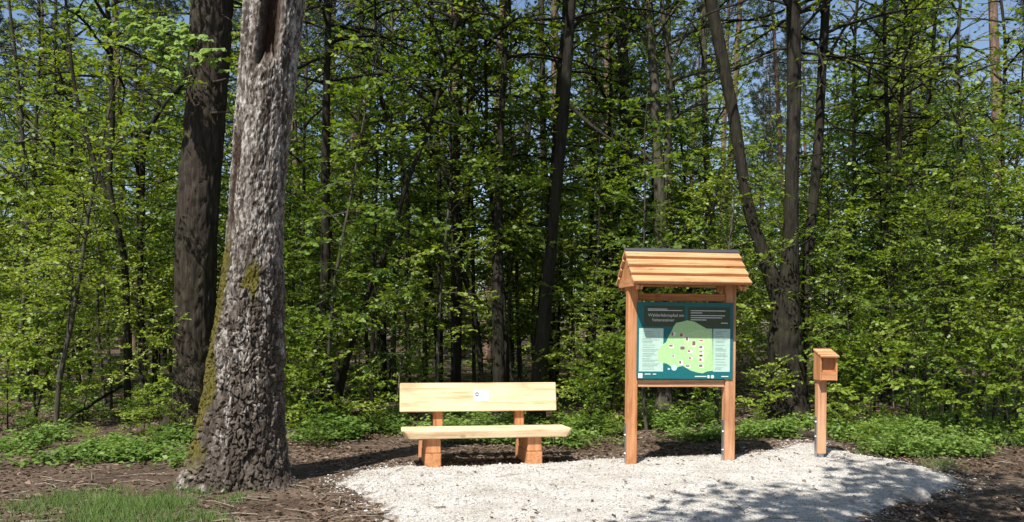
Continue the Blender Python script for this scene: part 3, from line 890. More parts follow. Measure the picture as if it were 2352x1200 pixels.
photo_tree('larch_tree', 'dark upright trunk in front of the pale pine, left of the information board', [(1440, 940, 30), (1440, 760, 28), (1441, 560, 26), (1440, 400, 26), (1434, 200, 25), (1426, 0, 24)], 16.5, 'bark_brown', 17, seed=11, zlo=8)
photo_tree('mossy_oak', 'trunk with greenish moss and crooked boughs standing behind the information board', [(1526, 950, 40), (1524, 800, 32), (1520, 600, 28), (1515, 450, 27), (1506, 300, 24), (1502, 180, 22), (1490, 0, 20)],
           14.2, 'bark_grey', 16, seed=12, zlo=6.2, br_len=4.0, n_br=70, limbs=[[(1522, 470, 18), (1534, 330, 16), (1540, 190, 14), (1525, 60, 12), (1515, -60, 10)], [(1536, 190, 9), (1600, 165, 7, -0.3), (1680, 160, 6, -0.6), (1740, 140, 5, -0.8), (1800, 110, 3, -1)],
                                                     [(1530, 290, 8), (1580, 245, 6, 0.2), (1640, 235, 4, 0.4)], [(1536, 150, 8), (1570, 90, 6), (1600, 20, 5)], [(1518, 390, 9), (1470, 340, 7), (1420, 310, 5), (1350, 260, 3)]])
photo_tree('double_oak', 'large dark tree with two stems rising from one broad base behind the post box', [(1808, 970, 104), (1808, 880, 88), (1806, 760, 76), (1812, 660, 48), (1814, 560, 36), (1815, 420, 31), (1824, 240, 31), (1826, 100, 31), (1824, 0, 31)],
           13.2, 'bark', 17, seed=13, zlo=6.0, sides=20, n_br=110, br_len=4.4,
           limbs=[[(1806, 760, 54), (1790, 680, 42), (1762, 610, 34), (1738, 540, 29), (1716, 470, 27), (1702, 380, 26), (1688, 280, 26), (1670, 190, 27), (1652, 100, 28), (1632, 0, 27), (1612, -120, 26), (1590, -260, 28)]])
photo_tree('hornbeam_tree', 'slender dark trunk close beside the large two-stemmed tree', [(1838, 960, 26), (1842, 850, 24), (1846, 720, 23), (1856, 560, 22), (1868, 440, 22), (1884, 300, 21), (1892, 150, 20), (1898, 0, 19)],
           13.8, 'bark', 14, seed=14, zlo=6.0, limbs=[[(1888, 160, 8), (1940, 60, 6), (1990, 0, 4)], [(1890, 110, 7), (1930, 135, 6), (1985, 160, 5), (2040, 195, 4)], [(1870, 420, 6), (1930, 350, 4), (1960, 330, 3)]])
photo_tree('young_elm', 'thin stem rising from the leaf litter at the far left of the clearing', [(38, 945, 13), (46, 860, 12), (52, 760, 11), (64, 640, 9), (62, 500, 8)], 15.4, 'bark_grey', 7, seed=15, zlo=2.6, br_len=1.8, n_br=26, sides=8, limbs=[[(45, 850, 5), (80, 810, 3.5), (110, 770, 2.5)], [(50, 800, 5), (25, 770, 3.5), (5, 760, 2.5)]])
def near_(px):
    for lim, txt in ((390, 'beyond the stout dark trunk'), (740, 'behind the old birch'), (925, 'between birch and bench'), (1290, 'straight behind the bench'),
                     (1430, 'between bench and information board'), (1700, 'behind the information board'), (1930, 'behind the two-stemmed tree'), (9999, 'past the post box')):
        if px < lim:
            return txt
for k_, (a, b, w, dd, top) in enumerate([(2125, 920, 15, 18, 440), (1640, 900, 18, 19, 0), (1270, 900, 17, 20, 0), (600, 900, 16, 20, 60), (905, 900, 9, 17, 200), (1090, 900, 9, 16, 300),
                                         (2030, 910, 12, 17, 100), (2230, 910, 11, 16, 80), (180, 910, 10, 17, 200), (1350, 900, 10, 18, 200), (690, 900, 9, 16, 300), (850, 900, 8, 18, 300),
                                         (1390, 900, 10, 17, 250), (1960, 900, 10, 18, 50), (110, 900, 9, 19, 100), (2300, 900, 10, 18, 200), (975, 900, 8, 17, 350), (1195, 900, 8, 17, 300)]):
    sh = random.uniform(-30, 30)
    photo_tree('thicket_tree', 'slender bare-stemmed tree in the thicket ' + near_(a), [(a, b, w*1.1), (a+sh*0.2+random.uniform(-5, 5), (b+top)*0.62, w), (a+sh*0.6+random.uniform(-6, 6), (b+top)*0.4, w*0.9), (a+sh, top, w*0.7)],
               dd, ['bark', 'bark_grey', 'bark_brown'][k_ % 3], 10, seed=50+k_, zlo=4.6, br_len=1.9, n_br=22, sides=7, group='slender stems ' + near_(a), leafm=['leaf', 'leaf_lime'][k_ % 2])

# bough of large pale leaves on the forked tree
def chestnut_bough():
    rng = np.random.default_rng(77)
    base = np.array(left_fork.location)
    d0 = 12.2
    l, w = MB(), MB()
    line = [(250, 95, 13.0), (300, 62, 12.0), (350, 66, 11.6), (400, 84, 11.4), (445, 108, 11.2), (500, 138, 11.0)]
    P = np.array([wp(*q) for q in line]) - base
    w.tube(P, np.linspace(0.014, 0.004, len(P)), 5, 0.5, False)
    line2 = [(330, 66, 11.8), (365, 110, 11.6), (395, 145, 11.5), (410, 175, 11.4)]
    P2 = np.array([wp(*q) for q in line2]) - base
    w.tube(P2, np.linspace(0.008, 0.003, len(P2)), 4, 0.5, False)
    line3 = [(255, 110, 13.0), (225, 60, 12.4), (190, 30, 12.2), (150, 20, 12.0)]
    P3 = np.array([wp(*q) for q in line3]) - base
    w.tube(P3, np.linspace(0.008, 0.003, len(P3)), 4, 0.5, False)
    for PL, n in ((P, 95), (P2, 34), (P3, 22)):
        for i in range(n):
            t = rng.uniform(0.05, 1)*(len(PL)-1); a = int(min(t, len(PL)-2)); q = PL[a] + (PL[a+1]-PL[a])*(t-a)
            c = q + rng.normal(0, 0.09, 3) + np.array([0, 0, rng.uniform(-0.05, 0.10)])
            w.tube(np.array([q, c]), [0.003, 0.002], 3, 0.5, False)
            out = unit(np.array([rng.normal(0, 1), -0.8+rng.normal(0, 0.6), -0.25]))
            sd = unit(np.cross(out, UP)); nn = unit(UP*0.8 + out*0.5 + rng.normal(0, 0.15, 3))
            an = np.array([-1.15, -0.6, 0, 0.6, 1.15]) + rng.normal(0, 0.08, 5)
            A = np.cos(an)[:, None]*out + np.sin(an)[:, None]*sd + np.array([0, 0, -0.35])
            LL = rng.uniform(0.10, 0.17)*np.array([0.72, 0.92, 1.05, 0.92, 0.72])
            l.leaves(np.repeat(c[None], 5, 0), A, np.repeat(nn[None], 5, 0), LL, LL*0.30, np.clip(rng.normal(0.5, 0.2), 0, 1), 0.3)
    bough = link('bough', w.mesh('bough', True), M['bark'], left_fork)
    o = link('foliage', l.mesh('foliage'), M['leaf_pale'], bough)
    o['label'] = 'large pale green leaves hanging in the sun'
chestnut_bough()

# ------------------------------------------------------------------ thicket of saplings and the wood behind
def visible_halfwidth(d):
    return 0.64*d + 1.0
rng = np.random.default_rng(5)
def where(x, y):
    px = CX + x/y*F
    for lim, txt in ((390, 'beyond the stout dark trunk'), (740, 'behind the old birch'), (925, 'between the old birch and the bench'), (1290, 'straight behind the bench'),
                     (1430, 'between bench and information board'), (1700, 'behind the information board'), (1930, 'behind the two-stemmed tree'), (9999, 'past the post box')):
        if px < lim:
            return txt
def depth_word(y):
    return 'front row' if y < 15.5 else 'middle of the thicket' if y < 22 else 'back of the thicket'
GS = 'young leafy trees of the thicket'
LAB = {0: 'mid-green layered young tree', 1: 'yellow-green young tree', 2: 'tall flat-boughed young tree', 3: 'small lime-green sapling', 4: 'deep green young tree', 5: 'large-leaved young tree'}
cnt = 0
for (d0, d1, cell) in ((12.8, 17.5, 1.75), (17.5, 25.0, 2.4), (25.0, 34.0, 3.6)):
    d = d0
    while d < d1:
        hw = visible_halfwidth(d)
        x = -hw + rng.uniform(0, cell)
        while x < hw:
            xx, yy = x + rng.uniform(-0.4, 0.4)*cell, d + rng.uniform(-0.4, 0.4)*cell
            k = int(rng.integers(0, 6)); s = rng.uniform(0.75, 1.2)
            px = CX + xx/yy*F
            if yy < 13.6 and 380 < px < 640:
                x += cell; continue
            lab_ = LAB[k] + ', ' + depth_word(yy) + ', ' + where(xx, yy)
            place(SAP[k], 'sapling', lab_, 'sapling', xx, yy, rng.uniform(0, 6.28), s, lab_)
            cnt += 1
            x += cell*rng.uniform(0.8, 1.25)
        d += cell*0.85
# sunlit dense edge on the right
for (a, dd, k, s) in [(2080, 12.6, 1, 0.75), (2200, 12.2, 3, 0.95), (2330, 11.8, 1, 0.9), (2400, 12.6, 0, 0.9), (2010, 13.0, 3, 0.8), (2280, 13.0, 5, 0.9), (2160, 13.4, 1, 0.9)]:
    p = wp(a, 900, dd)
    place(SAP[k], 'sapling', LAB[k] + ', at the herbs past the post box', 'sapling', p[0], dd, rng.uniform(0, 6.28), s, 'saplings at the sunny herb patch ' + str(k))
for (a, dd, k, s) in [(1975, 12.5, 5, 0.55), (345, 12.0, 3, 0.6), (650, 12.4, 0, 0.55), (1345, 13.0, 3, 0.6), (130, 12.5, 1, 0.7), (870, 12.9, 4, 0.6)]:
    p = wp(a, 900, dd)
    place(SAP[k], 'sapling', LAB[k] + ' standing forward of the thicket ' + where(p[0], dd), 'sapling', p[0], dd, rng.uniform(0, 6.28), s)
# leafy scrub closing the view between the trunks
for d, step in ((19, 3.0), (24, 3.2), (30, 3.6), (37, 4.2), (46, 5.0)):
    hw = visible_halfwidth(d); x = -hw + rng.uniform(0, 2)
    while x < hw:
        k = int(rng.integers(0, 2)); yy = d + rng.uniform(-2, 2); xx = x + rng.uniform(-1, 1)
        lab_ = ['mid-green bushy scrub deep between the trunks, ', 'light-green bushy scrub deep between the trunks, '][k] + where(xx, yy)
        place(SHRUB[k], 'scrub_bush', lab_, 'bush', xx, yy, rng.uniform(0, 6.28), rng.uniform(1.3, 2.0)*(1 + (d-19)/40), lab_)
        x += step*rng.uniform(0.75, 1.25)
# low shrubs along the edge of the wood
for (a, dd, k, s) in [(80, 13.0, 0, 1.0), (190, 12.6, 1, 0.7), (330, 11.6, 1, 0.45), (700, 11.8, 0, 0.7), (690, 12.8, 1, 1.0), (860, 12.4, 1, 0.6), (620, 12.9, 0, 1.0), (1350, 12.2, 0, 0.55), (1400, 12.9, 1, 0.8),
                      (1600, 12.7, 0, 0.6), (1930, 12.4, 0, 0.8), (2000, 12.2, 1, 0.9), (2120, 12.0, 0, 0.8), (2250, 11.6, 1, 0.9), (2330, 11.4, 0, 0.9), (20, 12.2, 1, 0.8), (520, 13.4, 0, 1.0), (1760, 12.8, 1, 0.6), (960, 13.4, 0, 0.8), (1290, 13.2, 1, 0.8)]:
    p = wp(a, 900, dd)
    place(SHRUB[k], 'shrub', ['low mid-green shrub ', 'low light-green shrub '][k] + where(p[0], dd), 'shrub', p[0], dd, rng.uniform(0, 6.28), s, 'low shrubs ' + str(k) + ' ' + where(p[0], dd))
# seedlings on the open forest floor
for (a, b, k, s) in [(60, 1020, 0, 0.22), (150, 985, 1, 0.30), (215, 1040, 1, 0.2), (300, 1000, 0, 0.28), (360, 1045, 0, 0.2), (405, 1000, 1, 0.3), (690, 1010, 1, 0.28), (730, 1030, 0, 0.24), (790, 1000, 1, 0.33), (830, 965, 0, 0.36),
                     (880, 1000, 0, 0.2), (930, 985, 1, 0.22), (1340, 1000, 1, 0.24), (1385, 985, 0, 0.32), (1410, 1010, 1, 0.2), (1740, 1000, 0, 0.2), (1945, 1010, 1, 0.28), (1985, 1035, 1, 0.22), (2060, 1050, 0, 0.2)]:
    g = gp(a, b)
    place(SHRUB[k], 'seedling', ['mid-green tree seedling ', 'light-green tree seedling '][k] + where(g[0], g[1]), 'seedling', g[0], g[1], rng.uniform(0, 6.28), s, 'seedlings ' + str(k) + ' ' + where(g[0], g[1]))
# mid-height trees whose crowns fill the picture's upper half
for d, step in ((16.5, 3.4), (20.5, 3.6), (25.0, 4.0)):
    hw = visible_halfwidth(d); x = -hw + rng.uniform(0, 2)
    while x < hw:
        k = int(rng.integers(0, 2)); yy = d + rng.uniform(-1.6, 1.6); xx = x + rng.uniform(-1, 1)
        px = CX + xx/yy*F
        if not (1250 < px < 1340):
            place(MIDK[k], 'thicket_tree', ['mid-green slim tree taller than the thicket, ', 'yellow-green slim tree taller than the thicket, '][k] + where(xx, yy), 'tree', xx, yy, rng.uniform(0, 6.28), rng.uniform(0.8, 1.1), 'slim taller trees ' + str(k) + ' ' + where(xx, yy))
        x += step*rng.uniform(0.75, 1.25)
# taller trees further back
for d, step in ((30, 4.5), (37, 5.0), (45, 6.0), (55, 6.5), (68, 7.5), (85, 8.5)):
    hw = visible_halfwidth(d)
    x = -hw
    while x < hw:
        k = int(rng.integers(0, 3))
        yy = d + rng.uniform(-3, 3); xx = x + rng.uniform(-1.5, 1.5)
        place(FARK[k], 'woodland_tree', ['mid-green leafy tree deep in the wood, ', 'light-green leafy tree deep in the wood, ', 'dark-green leafy tree deep in the wood, '][k] + where(xx, yy), 'tree',
              xx, yy, rng.uniform(0, 6.28), rng.uniform(0.7, 1.1), 'leafy trees deep in the wood ' + str(k) + ' ' + where(xx, yy))
        x += step*rng.uniform(0.8, 1.2)
# pines: the ones the photo singles out, then the stand behind
for (a, dd, k, s, lab) in [(1405, 25, 2, 0.85, 'pale pinkish pine trunk in sun behind the dark upright trunk'), (1275, 27, 0, 0.9, 'reddish pine trunk against the blue gap in the trees'), (2303, 26, 0, 1.0, 'orange sunlit pine trunk at the right edge of the wood'),
                           (765, 28, 1, 0.95, 'orange pine trunk glimpsed behind the straight dark trunk by the birch'), (800, 31, 0, 1.0, 'lit pine trunk behind the slanting stem'), (1062, 33, 2, 0.9, 'reddish pine trunk high behind the bench plaque'),
                           (1120, 30, 0, 0.95, 'brown pine trunk behind the thicket over the right half of the bench'), (1545, 28, 1, 0.95, 'grey-brown pine trunk behind the mossy tree'), (690, 34, 2, 0.9, 'pine trunk showing beside the upper part of the old birch'), (288, 32, 0, 0.9, 'pine trunk behind the thin forked tree')]:
    p = wp(a, 700, dd)
    place(PINE[k], 'pine_tree', lab, 'pine', p[0], dd, rng.uniform(0, 6.28), s, None)
for d, step in ((36, 6.0), (42, 5.5), (50, 6.0), (60, 6.0), (74, 7.0)):
    hw = visible_halfwidth(d)
    x = -hw
    while x < hw:
        k = int(rng.integers(0, 3))
        yy = d + rng.uniform(-3, 3); xx = x + rng.uniform(-1.6, 1.6)
        px = CX + xx/yy*F
        if not (1230 < px < 1345 and yy < 75):
            place(PINE[k], 'pine_tree', ['bare-trunked pine far back, ', 'low-boughed pine far back, ', 'towering pine far back, '][k] + where(xx, yy), 'pine',
                  xx, yy, rng.uniform(0, 6.28), rng.uniform(0.8, 1.1), 'far pines ' + str(k) + ' ' + where(xx, yy))
        x += step*rng.uniform(0.8, 1.2)

# crown of the birch, high above the picture
def birch_crown():
    rng = np.random.default_rng(301)
    path = np.array([birch_top*0.6, birch_top*0.75, birch_top]) ; path[:, 2] = [8.0, 10.0, 13.0]
    w, l = grow(rng, path, [0.2, 0.15, 0.1], 8.0, 13.0, 26, 2.2, 0.09, 0.2, 0.5, 0.08, rise=0.7, br_r=0.03)
    link('branch', w.mesh('branch', True), M['bark_grey'], birch)
    link('crown', l.mesh('crown'), M['leaf'], birch)
birch_crown()

# trees on the other side of the path: their leaves dapple the right of the clearing
def shade_tree(x, y, tx, ty, H, r, zlo, br_len, n_br, seed, label):
    rng = np.random.default_rng(seed)
    zs = np.linspace(0, H, 12)
    f = sstep(0, 1, zs/H)
    path = np.stack([(tx-x)*f + 0.1*np.sin(zs), (ty-y)*f + 0.1*np.cos(zs*0.8), zs], 1); path[0, 2] = -0.15
    w = MB(); w.tube(path, np.linspace(r, r*0.25, len(path)), 14)
    w, l = grow(rng, path, None, zlo, H*0.98, n_br, br_len, 0.23, 0.30, 0.7, 0.17, rise=0.3, droop=0.15, br_r=0.04, wood=w, bare=0.1)
    t = thing('roadside_maple', label, 'tree', (x, y, float(gz(x, y))), 0)
    link('trunk', w.mesh('trunk', True), M['bark_brown'], t)
    link('crown', l.mesh('crown'), M['leaf'], t)
shade_tree(2.8, -2.0, -0.1, 2.8, 8.6, 0.17, 5.0, 2.2, 74, 401, 'leaning maple across the path, its leaves dappling the gravel below the post box')
shade_tree(4.2, -1.0, 1.5, 3.6, 9.0, 0.18, 5.0, 2.4, 110, 402, 'leafy maple beside the path, shading the bare earth past the gravel')
shade_tree(6.4, 2.4, 5.2, 3.6, 8.4, 0.20, 4.8, 2.5, 110, 403, 'low-boughed maple further along the path beyond the gravel')
# unseen trees of the wood across the path, added to keep skylight off the clearing
for i in range(17):
    xx = -34 + i*4.2 + rng.uniform(-1, 1); yy = -11 + rng.uniform(-3, 2.0)
    place(FARK[i % 3], 'skylight_screen_tree', 'unseen tall leafy tree added across the path to block skylight', 'tree', xx, yy, rng.uniform(0, 6.28), rng.uniform(1.25, 1.5), 'unseen trees added across the path')

# ------------------------------------------------------------------ ground cover
def scatter_in(polys, n, rng):
    out = []
    for (cx_, cy_, rx, ry, w) in polys:
        m = int(n*w)
        a = rng.uniform(0, 6.28, m); r = np.sqrt(rng.random(m))*np.clip(rng.normal(0.9, 0.18, m), 0, 1.3)
        out.append(np.stack([cx_+rx*r*np.cos(a), cy_+ry*r*np.sin(a)], 1))
    return np.vstack(out)

def ell(px, py, wpx, depth, w):
    g = gp(px, py); k = F/g[1]
    return (g[0], g[1], wpx/k, depth, w)

def herbs(name, label, polys, n, hmin, hmax, leafL, per, mat, seed):
    rng = np.random.default_rng(seed)
    P = scatter_in(polys, n, rng)
    s = grav_sd(P[:, 0], P[:, 1])
    P = P[s < -0.05]
    clump = fbm(P[:, 0]*1.6, P[:, 1]*1.6, 0.2, seed, 3)
    keep = rng.random(len(P)) < np.clip(0.28+clump*1.5, 0.015, 1)
    P = P[keep]; clump = clump[keep]
    z = gz(P[:, 0], P[:, 1])
    H = rng.uniform(hmin, hmax, len(P))*np.clip(1+clump*0.7, 0.4, 1.6)
    mb = MB()
    n_ = len(P)
    tone = np.clip(rng.normal(0.5, 0.15, n_) + 0.15*clump, 0, 1)
    for k in range(per):
        a = rng.uniform(0, 6.28, n_)
        hh = H*rng.uniform(0.35, 1.0, n_)
        off = np.stack([np.cos(a), np.sin(a), np.zeros(n_)], 1)
        base = np.stack([P[:, 0], P[:, 1], z+hh], 1) + off*0.03
        A = off + np.stack([rng.normal(0, .2, n_), rng.normal(0, .2, n_), rng.uniform(-0.3, 0.35, n_)], 1)
        N = UP + rng.normal(0, 0.3, (n_, 3))
        L = leafL*rng.uniform(0.6, 1.25, n_)
        mb.leaves(base, A, N, L, L*0.36, np.clip(tone+rng.normal(0, .1, n_), 0, 1))
    st = np.stack([P[:, 0], P[:, 1], z-0.01], 1)
    mb.leaves(st, np.stack([rng.normal(0, .12, n_), rng.normal(0, .12, n_), np.ones(n_)], 1), np.tile([0, -1.0, 0], (n_, 1)), H*1.02, 0.003, tone*0.6)
    tag(link(name, mb.mesh(name), mat), label, 'ground cover', kind='stuff')

herbs('herb_patch', 'lush green herbs covering the ground right of the post box',
      [ell(2140, 1005, 240, 1.0, 0.5), ell(2300, 1000, 240, 1.3, 0.5), ell(2010, 1020, 90, 0.5, 0.14), ell(2400, 1000, 120, 1.2, 0.15), ell(2130, 1045, 160, 0.35, 0.12), ell(2300, 960, 200, 1.5, 0.2)], 5600, 0.04, 0.26, 0.065, 7, M['herb'], 61)
herbs('herb_patch', 'low green herbs on the forest floor left of the old birch',
      [ell(120, 1030, 190, 1.0, 0.3), ell(330, 1035, 150, 1.0, 0.4), ell(30, 1010, 120, 1.0, 0.15), ell(400, 980, 90, 1.2, 0.15), ell(200, 960, 260, 1.8, 0.25), ell(150, 1062, 170, 0.45, 0.14), ell(360, 1068, 110, 0.4, 0.12)], 3000, 0.03, 0.20, 0.07, 6, M['herb'], 62)
herbs('herb_patch', 'patch of young plants between the old birch and the bench',
      [ell(740, 1010, 100, 0.6, 0.5), ell(850, 1000, 90, 0.7, 0.25), ell(700, 960, 70, 0.8, 0.2), ell(900, 960, 60, 0.6, 0.1)], 1700, 0.08, 0.30, 0.075, 6, M['herb'], 63)
herbs('herb_patch', 'sparse green plants behind the information board and bench',
      [ell(1370, 990, 80, 0.6, 0.3), ell(1500, 985, 70, 0.5, 0.12), ell(1600, 970, 120, 0.8, 0.2), ell(1770, 1000, 70, 0.4, 0.2), ell(1150, 960, 150, 0.8, 0.15), ell(1850, 985, 80, 0.5, 0.2), ell(1180, 985, 200, 0.5, 0.2), ell(1560, 950, 150, 1.2, 0.25), ell(1180, 1020, 210, 0.3, 0.16), ell(1350, 1025, 90, 0.4, 0.14), ell(1600, 1010, 160, 0.35, 0.2), ell(1000, 1000, 120, 0.5, 0.14)], 3400, 0.05, 0.24, 0.065, 6, M['herb'], 64)
herbs('woodland_undergrowth', 'green undergrowth spread through the shaded wood floor',
      [(-8, 18, 6, 4, 0.3), (0, 18, 6, 4, 0.25), (8, 17, 6, 4, 0.4), (-2, 25, 12, 5, 0.4), (9, 26, 8, 5, 0.2)], 5200, 0.08, 0.40, 0.11, 5, M['herb'], 65)

def grass(name, label, polys, n, hmin, hmax, seed):
    rng = np.random.default_rng(seed)
    P = scatter_in(polys, n, rng)
    cl = fbm(P[:, 0]*2.3, P[:, 1]*2.3, 0.7, seed, 3)
    k = (rng.random(len(P)) < np.clip(0.30+1.5*cl, 0.02, 1)) & (grav_sd(P[:, 0], P[:, 1]) < 0)
    P = P[k]; n_ = len(P); cl = cl[k]
    H = rng.uniform(hmin, hmax, n_)*np.clip(1+0.6*cl, 0.5, 1.5)
    a = rng.uniform(0, 6.28, n_); b = rng.uniform(0.1, 0.9, n_)
    dirv = np.stack([np.cos(a)*b, np.sin(a)*b, np.ones(n_)], 1)
    base = np.stack([P[:, 0], P[:, 1], gz(P[:, 0], P[:, 1])-0.01], 1)
    mb = MB()
    mb.leaves(base, dirv, np.stack([np.cos(a+1.57), np.sin(a+1.57), np.zeros(n_)], 1)+rng.normal(0, .3, (n_, 3)), H, rng.uniform(0.002, 0.0042, n_), np.clip(rng.normal(0.5, 0.2, n_), 0, 1), 0.1)
    tag(link(name, mb.mesh(name), M['grass']), label, 'grass', kind='stuff')
grass('grass_patch', 'short tufted grass in front of the old birch', [ell(330, 1150, 230, 0.5, 0.5), ell(450, 1125, 110, 0.35, 0.25), ell(140, 1165, 150, 0.35, 0.14), ell(300, 1200, 260, 0.4, 0.28), ell(545, 1150, 20, 0.1, 0.02)], 20000, 0.02, 0.115, 71)
grass('grass_fringe', 'thin grass along the edge of the gravel near the post box', [ell(2000, 1050, 120, 0.3, 0.4), ell(2150, 1075, 130, 0.25, 0.4), ell(1800, 1005, 50, 0.2, 0.15)], 2600, 0.04, 0.16, 72)

grass('grass_patch', 'long soft grass growing through the herbs past the post box', [ell(2150, 1005, 230, 1.0, 0.5), ell(2310, 995, 220, 1.2, 0.4), ell(2020, 1030, 80, 0.4, 0.15)], 9000, 0.10, 0.34, 73)

def litter():
    rng = np.random.default_rng(81)
    n = 110000
    y = 6.6 + (rng.random(n)**1.3)*16; x = rng.uniform(-1, 1, n)*(0.66*y+0.5)
    s = grav_sd(x, y)
    dens = np.clip(0.45 + 0.8*fbm(x*0.8, y*0.8, 1.1, 83, 3), 0.05, 1)*np.where(y < 9.6, 0.5, 1.0)
    k = (rng.random(n) < dens) & ((s < -0.04) | (rng.random(n) < 0.02))
    x, y = x[k], y[k]; n = len(x)
    z = top_z(x, y) + rng.uniform(0.004, 0.022, n)
    a = rng.uniform(0, 6.28, n)
    A = np.stack([np.cos(a), np.sin(a), rng.normal(0, 0.22, n)], 1)
    L = rng.uniform(0.03, 0.085, n)
    mb = MB()
    mb.leaves(np.stack([x, y, z], 1), A, UP+rng.normal(0, 0.35, (n, 3)), L, L*rng.uniform(0.2, 0.38, n), np.clip(rng.beta(2, 2.6, n), 0, 1), 0.35)
    tag(link('leaf_litter', mb.mesh('leaf_litter'), M['litter']), 'brown fallen leaves covering the forest floor', 'leaf litter', kind='stuff')
    mb = MB()
    for i in range(900):
        yy = 6.8 + rng.random()**1.2*11; xx = rng.uniform(-1, 1)*(0.65*yy)
        if grav_sd(np.array([xx]), np.array([yy]))[0] > -0.05 and rng.random() < 0.85:
            continue
        a = rng.uniform(0, 6.28); L = rng.uniform(0.08, 0.5); r = rng.uniform(0.002, 0.007)
        q = np.array([xx, yy, float(top_z(np.array([xx]), np.array([yy]))[0])+r+0.006])
        v = np.array([math.cos(a), math.sin(a), 0.0])
        mb.tube(np.array([q, q+v*L*0.5+np.array([rng.normal(0, .02), rng.normal(0, .02), rng.uniform(0, .02)]), q+v*L]), [r, r*0.9, r*0.5], 4, rng.random(), False)
    tag(link('fallen_twigs', mb.mesh('fallen_twigs'), M['deadwood']), 'thin dry twigs scattered over the ground', 'twigs', kind='stuff')
litter()

def log(name, label, cat, a, b, r0, r1, mat, bend=0.04, twigs=0, seed=0, lift=0.0, sides=9):
    """a fallen stem from ground pixel a to ground pixel b (photo pixels), resting on the ground"""
    rng = np.random.default_rng(seed)
    A, B = (np.array([*p, 0.0]) for p in (gp(*a), gp(*b)))
    n = 9
    t = np.linspace(0, 1, n)[:, None]
    P = A + (B-A)*t
    P[:, :2] += rng.normal(0, bend, (n, 2))
    rad = np.linspace(r0, r1, n)
    P[:, 2] = gz(P[:, 0], P[:, 1]) + rad*0.8 + lift*np.linspace(0, 1, n)
    base = P[0].copy(); base[2] -= rad[0]*0.8
    w = MB(); w.tube(P-base, rad*(1+0.06*rng.normal(0, 1, n)), sides)
    for q in range(twigs):
        i = rng.integers(2, n); d = unit(np.array([rng.normal(), rng.normal(), rng.uniform(0.2, 1.0)])); L = rng.uniform(0.2, 0.6)
        w.tube(np.array([P[i]-base, P[i]-base+d*L*0.5, P[i]-base+d*L+rng.normal(0, .05, 3)]), [0.008, 0.006, 0.003], 4, 0.5, False)
    o = link(name, w.mesh(name, True), M[mat], None, base)
    tag(o, label, cat)
log('fallen_log', 'pale barkless log lying behind the post box', 'log', (1785, 988), (1960, 1006), 0.045, 0.035, 'deadwood', 0.01, seed=1)
log('fallen_log', 'brown rotten log lying between the information board and the post box', 'log', (1700, 985), (1878, 1010), 0.05, 0.06, 'bark_brown', 0.02, seed=2)
log('fallen_branch', 'dead twiggy branch on the litter at the foot of the two-stemmed tree', 'branch', (1740, 962), (1860, 975), 0.03, 0.012, 'deadwood', 0.05, 9, 3)
log('fallen_branch', 'short grey branch lying on the ground behind the information board', 'branch', (1540, 965), (1700, 960), 0.025, 0.01, 'deadwood', 0.05, 5, 4)
log('fallen_branch', 'dark branch propped up slanting over the litter left of the birch', 'branch', (95, 1000), (280, 968), 0.02, 0.025, 'bark', 0.03, 3, 5, 0.55)
log('fallen_branch', 'long dark branch lying in the shade behind the bench', 'branch', (930, 945), (1250, 935), 0.03, 0.012, 'bark', 0.06, 7, 6)
log('fallen_log', 'thick dark log lying in deep shade right of the birch', 'log', (690, 925), (900, 905), 0.09, 0.07, 'bark', 0.03, 0, 7)
def dead_stem(label, px, py0, py1, d, w, mat='deadwood', lean=0.0):
    b = wp(px, py0, d); t = wp(px+lean, py1, d)
    g = float(gz(b[0], d)); base = np.array([b[0], d, g])
    P = np.array([[0, 0, -0.05], [(t[0]-b[0])*0.5+0.01, 0.02, (t[2]-g)*0.5], [t[0]-b[0], 0.0, t[2]-g]])
    mb = MB(); mb.tube(P, [w, w*0.85, w*0.5], 7)
    tag(link('dead_stem', mb.mesh('dead_stem', True), M[mat], None, base), label, 'dead stem')
dead_stem('pale bleached dead stem standing in the herbs right of the post box', 2162, 900, 780, 13.2, 0.028, lean=8)
dead_stem('thin pale dead stem leaning in the sunlit thicket', 2185, 900, 560, 14.0, 0.018, lean=45)

dead_stem('slim grey dead stem standing between the herbs and the two-stemmed tree', 2055, 910, 640, 13.6, 0.012, lean=-14)
dead_stem('tall thin pale stem rising through the sunlit thicket past the post box', 2262, 900, 420, 13.4, 0.014, lean=30)
dead_stem('grey leaning dead stem in front of the thicket beyond the stout dark trunk', 205, 930, 770, 14.2, 0.012, 'deadwood', -40)
dead_stem('short snapped pale stem in the herbs past the post box', 2110, 930, 800, 12.9, 0.014, lean=-12)
dead_stem('thin bleached stem behind the seat of the bench', 905, 930, 800, 13.2, 0.010, lean=18)

